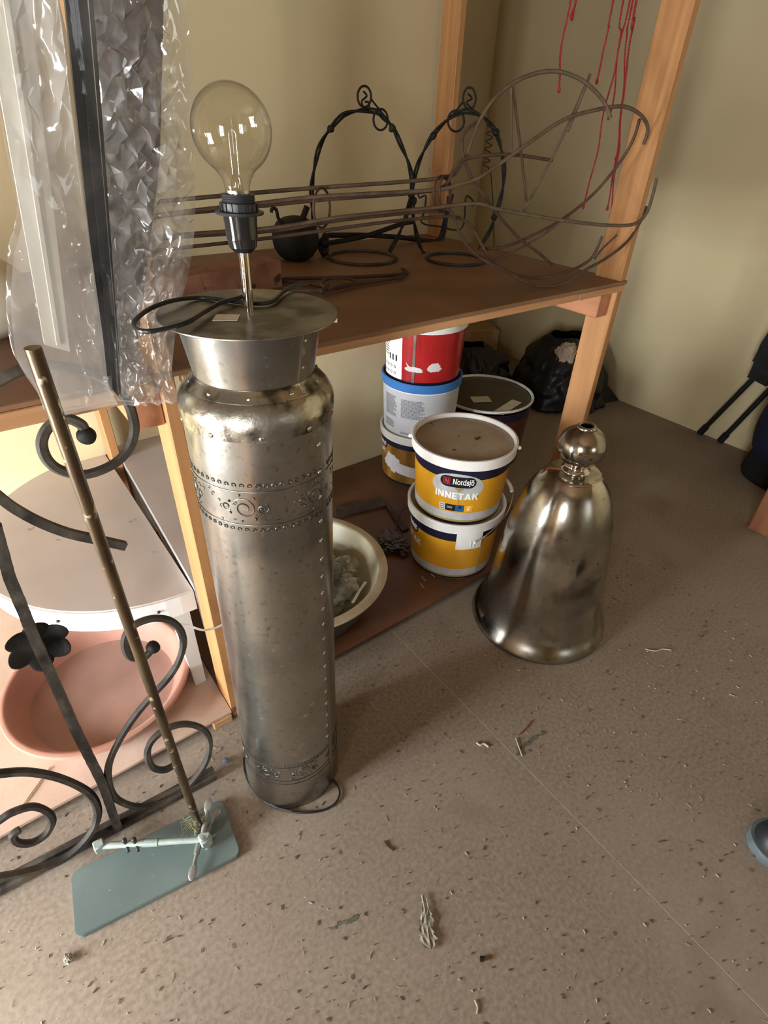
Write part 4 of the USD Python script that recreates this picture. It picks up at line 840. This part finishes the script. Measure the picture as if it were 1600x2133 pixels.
def Rz(m): return rot(m, [0, 0, 1], math.radians(-28), bq)
part(cb, 'box_body', Rz(bx(bq[0]-W2/2, bq[0]+W2/2, bq[1]-D2/2, bq[1]+D2/2, 0, H2-.003, .002)), M['card'])
for k in (-1, 1): part(cb, 'flap', Rz(bx(bq[0]-W2/2, bq[0]+W2/2, *sorted((bq[1]+k*D2/2, bq[1]+k*.0025)), H2-.003, H2+.001)), M['card'])
M['navybag'] = mat('navy_bag_cloth', (.006, .009, .038), (.010, .014, .055), .75, scale=30, bump=.3, bscale=200)
M['blackcloth'] = mat('black_cloth', (.006, .006, .007), (.010, .010, .011), .85, scale=30, bump=.3, bscale=150)
bl = np.array([2.445, .515, 0])
bg = thing('holdall', 'navy blue holdall with a black base standing by the right wall', 'bag', bl)
def pill(c, rx, ry, z0, z1, n=48, p=2.6, seed=1, dz=0.02):
    prof = [(0, z0), (.80, z0), (.95, z0+.012), (1.0, z0+.05), (1.0, z0+(z1-z0)*.55), (.93, z0+(z1-z0)*.8), (.75, z1-.02), (.4, z1), (0, z1)]
    q = spl([(a, b, 0) for a, b in prof], 4)[:, :2]; m = lathe([(max(a, 0), b) for a, b in q], (0, 0, 0), n); v = np.array(m.vertices)
    return jag(trimesh.Trimesh(np.stack([v[:, 0]*rx+c[0], v[:, 1]*ry+c[1], v[:, 2]+c[2]], 1), m.faces, process=False), .012, 9, seed)
part(bg, 'base', pill(bl, .122, .165, 0, .17, seed=2), M['blackcloth'], 60)
part(bg, 'cover', pill(bl, .140, .178, .105, .47, seed=3), M['navybag'], 60)
fc_ = thing('folding_chair', 'black folded cloth chair with two thin black legs leaning on the right wall', 'folding chair', (2.56, .80, 0))
M['blacktube'] = mat('black_tube', (.008, .008, .008), rough=.5)
for (f0, f1) in (((1463, 900), (1568, 790)), ((1508, 915), (1600, 815))):
    a = P(*f0, ('z', .004)); a[0] = min(a[0], 2.585); b = P(*f1, ('x', 2.56)); d = (b-a)/np.linalg.norm(b-a)
    lg = part(fc_, 'leg', tube([a, b, b+d*.22], .0105, 12), M['blacktube'], 60); part(fc_, 'rubber_foot', tube([a+d*.001, a+d*.045], .0145, 12), M['blacktube'], 40)
pts3 = PP([(1556, 778), (1592, 806), (1700, 760), (1700, 560), (1600, 690), (1572, 742)], ('x', 2.535))
def slab(pts, dx): return trimesh.convex.convex_hull(np.vstack([pts, np.array(pts)+[dx, 0, 0]]))
seat = [P(1557, 785, ('x', 2.52)), P(1595, 806, ('x', 2.52)), P(1640, 700, ('x', 2.52)), P(1577, 742, ('x', 2.52))]
part(fc_, 'folded_cloth', jag(finer(slab(seat, .06), .02), .006, 25), M['blackcloth'], 60)
seat2 = [P(1566, 752, ('x', 2.50)), P(1595, 770, ('x', 2.50)), P(1720, 640, ('x', 2.50)), P(1680, 560, ('x', 2.50)), P(1600, 692, ('x', 2.50))]
part(fc_, 'folded_cloth', jag(finer(slab(seat2, .06), .02), .006, 25, 4), M['blackcloth'], 60)
# upright of another shelf at the right
M['wood_r'] = wood('pine_post_red', 2, (.26, .10, .045), (.36, .155, .075))
pf = P(1578, 1105, ('z', 0)); wpst = thing('wooden_post', 'reddish wooden post of another rack at the right edge', 'post', (pf[0]+.03, pf[1], 0))
part(wpst, 'post', bx(pf[0]-.012, pf[0]+.033, pf[1]-.035, pf[1]+.03, 0, 1.6, .002), M['wood_r'])
part(wpst, 'foot_block', bx(pf[0]-.0125, pf[0]+.0335, pf[1]-.0355, pf[1]+.0305, 0, .012, .001), M['wood_r'])
# shoe at the right edge
M['shoe'] = mat('dark_shoe_leather', (.010, .012, .014), (.018, .021, .024), .5, scale=20); M['sole'] = mat('grey_blue_sole', (.07, .09, .10), (.12, .145, .155), .6, scale=30)
so = P(1566, 1760, ('z', .012)); ang = math.atan2(.80, -.60)
hd = np.array([_r[0], _r[1]]); hd /= np.linalg.norm(hd)
shoe = thing('shoe', 'toe of a dark shoe with grey-blue rubber rim at the right edge of the floor', 'shoe', (so[0]+hd[0]*.14, so[1]+hd[1]*.14, 0))
out = [(0, .0), (.008, .026), (.03, .043), (.07, .050), (.12, .044), (.18, .036), (.25, .036), (.275, .02), (.28, 0)]
ol = out+[(a, -b) for a, b in out[-2:0:-1]]; nd = np.array([-hd[1], hd[0]])
pg = Polygon(spl([(a, b, 0) for a, b in ol], 4, True)[:, :2])
def shoe_xy(m): v = np.array(m.vertices); return trimesh.Trimesh(np.stack([so[0]+v[:, 0]*hd[0]+v[:, 1]*nd[0], so[1]+v[:, 0]*hd[1]+v[:, 1]*nd[1], v[:, 2]], 1), m.faces, process=False)
part(shoe, 'sole', shoe_xy(extrude(pg, .024)), M['sole'], 40)
lay = [shoe_xy(extrude(pg.buffer(-.005), .02))]
hs = []
for z, sh_ in ((.022, -.006), (.035, -.008), (.048, -.014), (.056, -.024)):
    q = np.array(pg.buffer(sh_).exterior.coords); hs.append(np.c_[q, np.full(len(q), z)])
q = np.array(pg.buffer(-.018).intersection(sbox(.11, -1, 1, 1)).exterior.coords); hs.append(np.c_[q, np.full(len(q), .095)])
part(shoe, 'upper', shoe_xy(trimesh.convex.convex_hull(np.vstack(hs))), M['shoe'], 50)

# ------------------------------------------------------------------ plastic sleeve with dark panels in front of the shelf
M['alu'] = mat('black_anodised', (.016, .017, .019), (.03, .031, .034), .3, scale=12, metal=.3); M['alu_l'] = mat('silver_edge', (.42, .41, .38), rough=.3, metal=1.)
M['panelb'] = mat('dark_panel', (.040, .025, .018), (.06, .038, .028), .25, scale=6, coat=.2)
M['panelw'] = mat('white_panel', (.46, .43, .37), (.52, .49, .42), .6, scale=4)
PY = ('l', .765+.06*.84, -.06)           # hangs just in front of the shelf, top towards the room
fp_ = thing('framed_panel', 'dark panel with narrow black metal frame inside the clear plastic sleeve', 'panel', P(245, 826, PY))
pn = np.array([0, -1, -.06]); pn /= np.linalg.norm(pn)
e_lo, e_hi = P(243, 824, PY), P(160, -90, PY); e_hi2 = e_hi+(e_hi-e_lo)*.25
dxe = (e_hi2-e_lo)/np.linalg.norm(e_hi2-e_lo); sx = np.cross(dxe, pn); sx = sx if sx[0] > 0 else -sx
def plank(o, w0, w1, t0, t1, l0, l1):
    return trimesh.convex.convex_hull(np.array([o+sx*a+pn*b+dxe*c for a in (w0, w1) for b in (t0, t1) for c in (l0, l1)]))
Lp = np.linalg.norm(e_hi2-e_lo)
part(fp_, 'frame_profile', trimesh.convex.convex_hull(np.vstack([[e_lo+sx*a+pn*b+dxe*(.012+.0*c) for a in (-.006, .004) for b in (-.004, .008) for c in (0,)], [e_lo+sx*.001+pn*.004], [e_lo+sx*a+pn*b+dxe*Lp for a in (-.006, .004) for b in (-.004, .008)]])), M['alu'], 30)
part(fp_, 'side_profile', plank(e_lo, -.0145, -.0065, -.002, .004, .03, Lp), M['alu'], 30)
part(fp_, 'silver_edge', plank(e_lo, .0042, .0054, -.003, .006, .016, Lp), M['alu_l'])
part(fp_, 'dark_face', trimesh.convex.convex_hull(np.array([e_lo+sx*a+pn*b+dxe*c for b in (-.010, -.0042) for a, c in ((.0055, .03), (.026, .03), (.042, .14), (.070, .28), (.088, Lp), (.0055, Lp))])), M['panelb'], 30)
wp_ = thing('pale_board', 'pale board standing left of the dark panel inside the clear plastic sleeve', 'panel', P(110, 800, PY))
part(wp_, 'board', trimesh.convex.convex_hull(np.array([e_lo+sx*a+pn*b+dxe*c for b in (-.012, -.006) for a, c in ((-.074, .07), (-.048, .06), (-.040, Lp), (-.082, Lp))])), M['panelw'])
part(wp_, 'board_edge', trimesh.convex.convex_hull(np.array([e_lo+sx*a+pn*b+dxe*c for b in (-.006, .0) for a, c in ((-.062, .07), (-.058, .07), (-.0615, Lp), (-.066, Lp))])), M['panelw'])
M['film'] = clear('clear_film', .08, .07, 3.2, (.97, .97, .96), haze=((.86, .86, .84), .10, .42, 9.))
M['film_l'] = clear('milky_film', .10, .08, 3.2, (.95, .95, .94), haze=((.88, .87, .84), .30, .62, 7.))
sl = thing('plastic_sleeve', 'long crinkled clear plastic sleeve hanging in front of the shelf at the left', 'plastic bag', P(230, 835, PY))
def film(lpx, rpx, off, seed, nu=90, nv=240, amp=.010, bulge=.012):
    """lpx, rpx: left and right outline; a wrinkled sheet between them"""
    l = spl(PP(lpx, PY), 12); r = spl(PP(rpx, PY), 12)
    def res(p, n):
        s = np.r_[0, np.cumsum(np.linalg.norm(np.diff(p, axis=0), axis=1))]; q = np.linspace(0, s[-1], n); return np.stack([np.interp(q, s, p[:, k]) for k in range(3)], 1)
    l, r = res(l, nv), res(r, nv); u = np.linspace(0, 1, nu)[None, :, None]
    V = l[:, None]*(1-u)+r[:, None]*u
    uu = np.broadcast_to(u[..., 0], (nv, nu)); q = np.stack([V[..., 0]*1.0, V[..., 2]*.30, np.full_like(uu, seed*7.3)], -1)
    nz = lambda q_, k: meshkit.noise(q_, seed+k)
    warp = np.stack([nz(q*14, 3)-.5, nz(q*14+9, 4)-.5, 0*uu], -1)*.35
    rid = lambda q_, k, e: (1-np.abs(nz(q_, k)-.5)*2)**e
    mask = np.clip((nz(q*np.array([9, 14, 1]), 11)-.40)*4, 0, 1)
    q3 = np.stack([V[..., 0], V[..., 2], np.full_like(uu, seed*3.1)], -1)
    h = amp*(1.5*(nz(q*np.array([11, 3, 1]), 1)-.5)+.8*rid(q*np.array([20, 10, 1])+warp, 2, 5))+mask*amp*(.75*rid(q3*34+warp*3, 9, 4)+.35*rid(q3*80+warp*4, 5, 3))
    edge = np.sin(PI*uu)**.5
    V = V+pn*((off+bulge*np.sin(PI*uu)*(1 if off > 0 else -1)+h*edge)[..., None])
    F = []
    idx = np.arange(nv*nu).reshape(nv, nu)
    a, b, c, d = idx[:-1, :-1].ravel(), idx[:-1, 1:].ravel(), idx[1:, 1:].ravel(), idx[1:, :-1].ravel()
    return trimesh.Trimesh(V.reshape(-1, 3), np.vstack([np.c_[a, b, c], np.c_[a, c, d]]), process=False)
def crinkle(lpx, rpx, off, seed, nu=16, nv=64, amp=.006, fine=.0016, fold=.010):
    """a crumpled sheet of small flat facets between two outlines"""
    l = spl(PP(lpx, PY), 12); r = spl(PP(rpx, PY), 12); q_ = np.random.default_rng(seed)
    def at(p, t):
        s = np.r_[0, np.cumsum(np.linalg.norm(np.diff(p, axis=0), axis=1))]; return np.stack([np.interp(t*s[-1], s, p[:, k]) for k in range(3)], -1)
    u, t = np.meshgrid(np.linspace(0, 1, nu), np.linspace(0, 1, nv)); du, dt = 1/(nu-1), 1/(nv-1)
    u[:, 1:-1] += q_.uniform(-.38, .38, (nv, nu-2))*du; t[1:-1] += q_.uniform(-.38, .38, (nv-2, nu))*dt
    L_, R_ = at(l, t), at(r, t); V = L_*(1-u[..., None])+R_*u[..., None]
    X = np.stack([V[..., 0]*16, V[..., 2]*4, np.full_like(u, seed*3.7)], -1)
    calm = np.clip((meshkit.noise(X*np.array([.6, .8, 1])+5, seed+3)-.42)*5, .10, 1)
    calm = calm*np.interp(t, [0, .50, .62, .85, 1], [1, 1, .35, .25, .8])
    h = fold*(meshkit.noise(X, seed)-.5)*2+amp*calm*q_.uniform(-1, 1, u.shape)
    e = np.sin(PI*np.clip(u, 0, 1))**.4
    V = (V+pn*((off+h*e)[..., None])).reshape(-1, 3); idx = np.arange(nv*nu).reshape(nv, nu)
    a, b, c, d = idx[:-1, :-1].ravel(), idx[:-1, 1:].ravel(), idx[1:, 1:].ravel(), idx[1:, :-1].ravel(); alt = q_.random(len(a)) < .5
    F = np.vstack([np.where(alt[:, None], np.c_[a, b, c], np.c_[a, b, d]), np.where(alt[:, None], np.c_[a, c, d], np.c_[b, c, d])])
    m = trimesh.Trimesh(V, F, process=False).subdivide(); v = np.array(m.vertices); n0 = len(V)
    v[n0:] += pn*(q_.uniform(-1, 1, len(v)-n0)*fine*np.repeat(1, len(v)-n0))[:, None]
    return trimesh.Trimesh(v, m.faces, process=False)
Lp_ = [(-60, -110), (-30, 0), (-6, 150), (6, 250), (19, 337), (40, 430), (34, 480), (22, 525), (17, 637), (28, 731), (50, 775), (78, 815), (96, 862)]
Rm_ = [(92, -110), (112, 0), (128, 120), (142, 240), (158, 360), (176, 480), (193, 600), (207, 700), (218, 790), (238, 832)]
Rc_ = [(176, -110), (186, 0), (196, 120), (206, 240), (215, 360), (224, 480), (233, 600), (241, 700), (247, 800), (252, 834)]
Rr2 = [(366, -110), (374, 0), (383, 100), (390, 220), (395, 380), (393, 480), (382, 560), (362, 640), (352, 720), (350, 780), (371, 828)]
M['film_r'] = clear('crinkled_film', .07, .13, 2.6, (.95, .95, .94), haze=((.86, .86, .85), .10, .50, 11.))
M['film_c'] = clear('tight_film', .06, .05, 3.5, (.98, .98, .97), haze=((.85, .85, .84), .0, .10, 9.))
part(sl, 'front_film', crinkle(Lp_, Rm_, .018, 3, 9, 30, .004, .0003, .014), M['film_l'], 40)
part(sl, 'front_film', film([(x-3, y) for x, y in Rm_], Rc_, .0125, 4, amp=.004, bulge=.001), M['film_c'], True)
part(sl, 'front_film', crinkle([(x-3, y) for x, y in Rc_], Rr2, .018, 5, 15, 52, .0085, .0007, .013), M['film_r'], 33)
part(sl, 'back_film', film(Lp_, Rr2, -.014, 8, nu=140, amp=.008, bulge=.002), M['film'], True)
sp = PP([(82, 480), (100, 560), (96, 600), (92, 640), (98, 690), (101, 760), (98, 800)], PY)
part(sl, 'bottom_seam', tube(spl(PP([(96, 860), (150, 852), (200, 842), (238, 833), (300, 838), (371, 828)], PY), 6), .0012, 5), M['film'], 60)
M['hangcord'] = M['cordw']
part(sl, 'hanging_cord', tube([P(120, -120, PY), np.array([P(140, -120, PY)[0], .802, 1.70])], .0015, 6), M['hangcord'])

# ------------------------------------------------------------------ unseen low cupboard, out of view, keeps window light off floor and lower right wall
cu = thing('unseen_cupboard', 'unseen low pine cupboard with two doors, placed to shade the floor and lower right wall', 'cupboard', (-.62, -.52, 0))
part(cu, 'carcass', bx(-.80, -.46, -.92, -.12, .06, .66, .003), M['wood_z']); part(cu, 'top', bx(-.82, -.43, -.94, -.10, .66, .685, .003), M['wood_y']); part(cu, 'plinth', bx(-.79, -.49, -.90, -.14, 0, .06), M['wood_y'])
for y0, y1, yk in ((-.915, -.525, -.56), (-.515, -.125, -.48)):
    dr = part(cu, 'door', bx(-.4595, -.444, y0, y1, .075, .645, .002), M['wood_z']); part(dr, 'knob', ball((-.436, yk, .42), .014), M['wood_y'])

# ------------------------------------------------------------------ litter on the floor
M['straw'] = mat('straw', (.42, .34, .20), rough=.8); M['leafm'] = mat('dry_leaf', (.21, .185, .14), (.36, .325, .26), .7, scale=40, bump=.5, bscale=60); M['chip'] = mat('pale_chip', (.50, .46, .39), rough=.8); M['darkbit'] = mat('dark_crumb', (.06, .04, .028), (.11, .08, .055), .85, scale=40)
M['steelbit'] = mat('blue_grey_scrap', (.14, .15, .19), rough=.4)
lf = thing('dry_leaf', 'long pale dry leaf lying flat on the open floor', 'leaf', P(885, 1925, ('z', 0)))
l0, l1 = P(879, 1862, ('z', .003)), P(897, 1978, ('z', .003)); ld = l1-l0; lw = np.array([-ld[1], ld[0], 0])/np.linalg.norm(ld)
V, F = [], []; rr_ = np.random.default_rng(4); NT, NS = 26, 7
for i in range(NT):
    t = i/(NT-1); w = float(np.interp(t, [0, .1, .3, .6, .85, .95, 1], [.001, .0045, .008, .0125, .014, .012, .005]))
    for j in range(NS):
        s = (j/(NS-1)-.5)*2; e = 1+.18*rr_.normal() if abs(s) > .9 else 1
        V.append(l0+ld*(t+.004*rr_.normal()*abs(s))+lw*(w*s*max(e, .3)+.003*math.sin(t*7))+[0, 0, .0012+.0022*abs(math.sin(s*4+t*9))])
for i in range(NT-1):
    for j in range(NS-1): a = i*NS+j; F += [[a, a+1, a+NS+1], [a, a+NS+1, a+NS]]
part(lf, 'blade', trimesh.Trimesh(np.array(V), np.array(F), process=False), M['leafm'], 20); part(lf, 'midrib', tube([l0+[0, 0, .003], (l0+l1)/2+[0, 0, .004], l1+[0, 0, .003]], .0006, 5), M['leafm'], 60)
def bit(name, px, r, m, lab, c_, n=6, z=.002): single(name, tube(spl(PP(px, ('z', z)), 4), r, n), M[m], lab, c_)
bit('straw', [(1075, 1538), (1081, 1556), (1088, 1575)], .0016, 'straw', 'yellow straw on the floor in front of the bell shade', 'straw')
bit('yarn_scrap', [(1082, 1530), (1095, 1518), (1109, 1500)], .0011, 'yarn', 'short red yarn scrap on the floor beside the yellow straw', 'yarn')
bit('paper_shred', [(993, 1547), (1000, 1552), (1008, 1549), (1018, 1556)], .0022, 'chip', 'white paper shred on the floor left of the yellow straw', 'paper shred')
bit('white_thread', [(1345, 1352), (1365, 1356), (1380, 1352), (1398, 1354)], .0016, 'chip', 'white thread on the floor right of the bell shade', 'thread')
bit('curved_stem', [(989, 2083), (995, 2098), (993, 2112)], .0013, 'straw', 'curved pale stem on the floor near the bottom edge', 'stem')
bit('dark_twig', [(800, 1752), (808, 1764), (818, 1772)], .0018, 'darkbit', 'short dark curved twig on the floor right of the tin lamp', 'twig')
bit('black_stub', [(1000, 1997), (1008, 1998)], .004, 'iron_b', 'small black stub on the floor right of the dry leaf', 'stub', 8, .004)
single('foil_scrap', crumple(P(470, 1585, ('z', .006)), .010, .012, .005, 4, .7, 2, 8), M['steelbit'], 'small crumpled blue-grey foil scrap on the floor left of the tin lamp', 'scrap', smooth=20)
single('brown_clod', crumple(P(142, 1997, ('z', .006)), .009, .012, .006, 2, .6, 2, 8), M['leafm'], 'small brown clod on the floor below the green base plate', 'clod', smooth=20)
for i, (a, b) in enumerate((((50, 1630), (100, 1545)), ((36, 1720), (104, 1600)))): pass
bit('board_straw', [(38, 1690), (70, 1645), (104, 1598)], .0016, 'straw', 'long straw on the lower board in front of the terracotta saucer', 'straw', z=LOW+.0025)
M['smear'] = mat('grey_green_smear', (.085, .085, .065), (.14, .135, .11), .7, scale=60)
def smear(px, py, w, h, a, seed):
    c = P(px, py, ('z', .0006)); q = unary_union([blob(w, h, seed, 40, .9)]+[blob(w*.3, h*.5, seed+k, 16, 1.2).buffer(0) for k in range(1)])
    m = extrude(q, .0006); m = rot(m, [0, 0, 1], a, [0, 0, 0]); m.apply_translation([c[0], c[1], 0.0001]); return m
from shapely import affinity
def smears(spots):
    out = []
    for i, (px, py, w, h, a) in enumerate(spots): out.append(smear(px, py, w, h, a, 20+i))
    return cat(out)
part(fl, 'floor_smear', smears([(1092, 1553, .040, .010, -.15), (1112, 1538, .030, .009, -.1), (1080, 1568, .016, .008, .3), (1132, 1527, .016, .006, -.1)]), M['smear'], False)
part(fl, 'floor_smear', smears([(712, 1922, .022, .005, -.3), (735, 1915, .022, .008, -.1), (693, 1933, .016, .004, -.5)]), M['smear'], False)
# crumbs: nobody could count them
def scatter(n, seed, xr, yr, zf, avoid):
    r_ = np.random.default_rng(seed); out = {k: [] for k in ('darkbit', 'chip', 'straw')}
    while n:
        p = np.array([r_.uniform(*xr), r_.uniform(*yr), zf])
        if avoid(p): continue
        n -= 1; k = r_.choice(['darkbit']*7+['chip']*3+['straw']); L = .0007+.0035*r_.random()**2.5 if k != 'straw' else r_.uniform(.002, .007)
        a = r_.uniform(0, 2*PI); d = np.array([math.cos(a), math.sin(a), 0])*L
        if r_.random() < .03: d *= 2.0
        out[k].append(tube([p-d+[0, 0, .0011], p+[r_.normal()*.0008, r_.normal()*.0008, .0014], p+d+[0, 0, .0011]], r_.uniform(.0005, .0011) if k != 'straw' else r_.uniform(.0003, .0006), 4))
    return out
def hit(p):
    return (np.hypot(*(p[:2]-LB[:2])) < .11) or (np.hypot(p[0]-1.049, p[1]-.614) < .19) or pl.buffer(.01).contains(Point(p[0], p[1])) or p[1] > .79
o = scatter(1500, 5, (-.35, 1.6), (-.35, .79), 0.0, hit)
for k, lab in (('darkbit', 'fine dark crumbs strewn over the brown floor'), ('chip', 'fine pale chips strewn over the brown floor'), ('straw', 'fine straw bits strewn over the brown floor')):
    single({'darkbit': 'dark_crumbs', 'chip': 'pale_chips', 'straw': 'straw_bits'}[k], cat(o[k]), M[k], lab, 'litter', kind='stuff')
for i, (px, pyy) in enumerate([(878, 1178), (882, 1205), (879, 1220), (900, 1197)]):
    a = P(px, pyy, ('z', LOW+.0015)); 
    bit('wood_sliver', [(px-3, pyy-5), (px, pyy), (px+5, pyy+4)], .0012, 'chip', ['pale sliver on the lower board, uppermost in front of the yellow buckets', 'pale sliver on the lower board, longest in front of the yellow buckets', 'pale sliver on the lower board, nearest the board edge', 'pale sliver on the lower board, rightmost under the yellow bucket'][i], 'sliver', z=LOW+.0015)
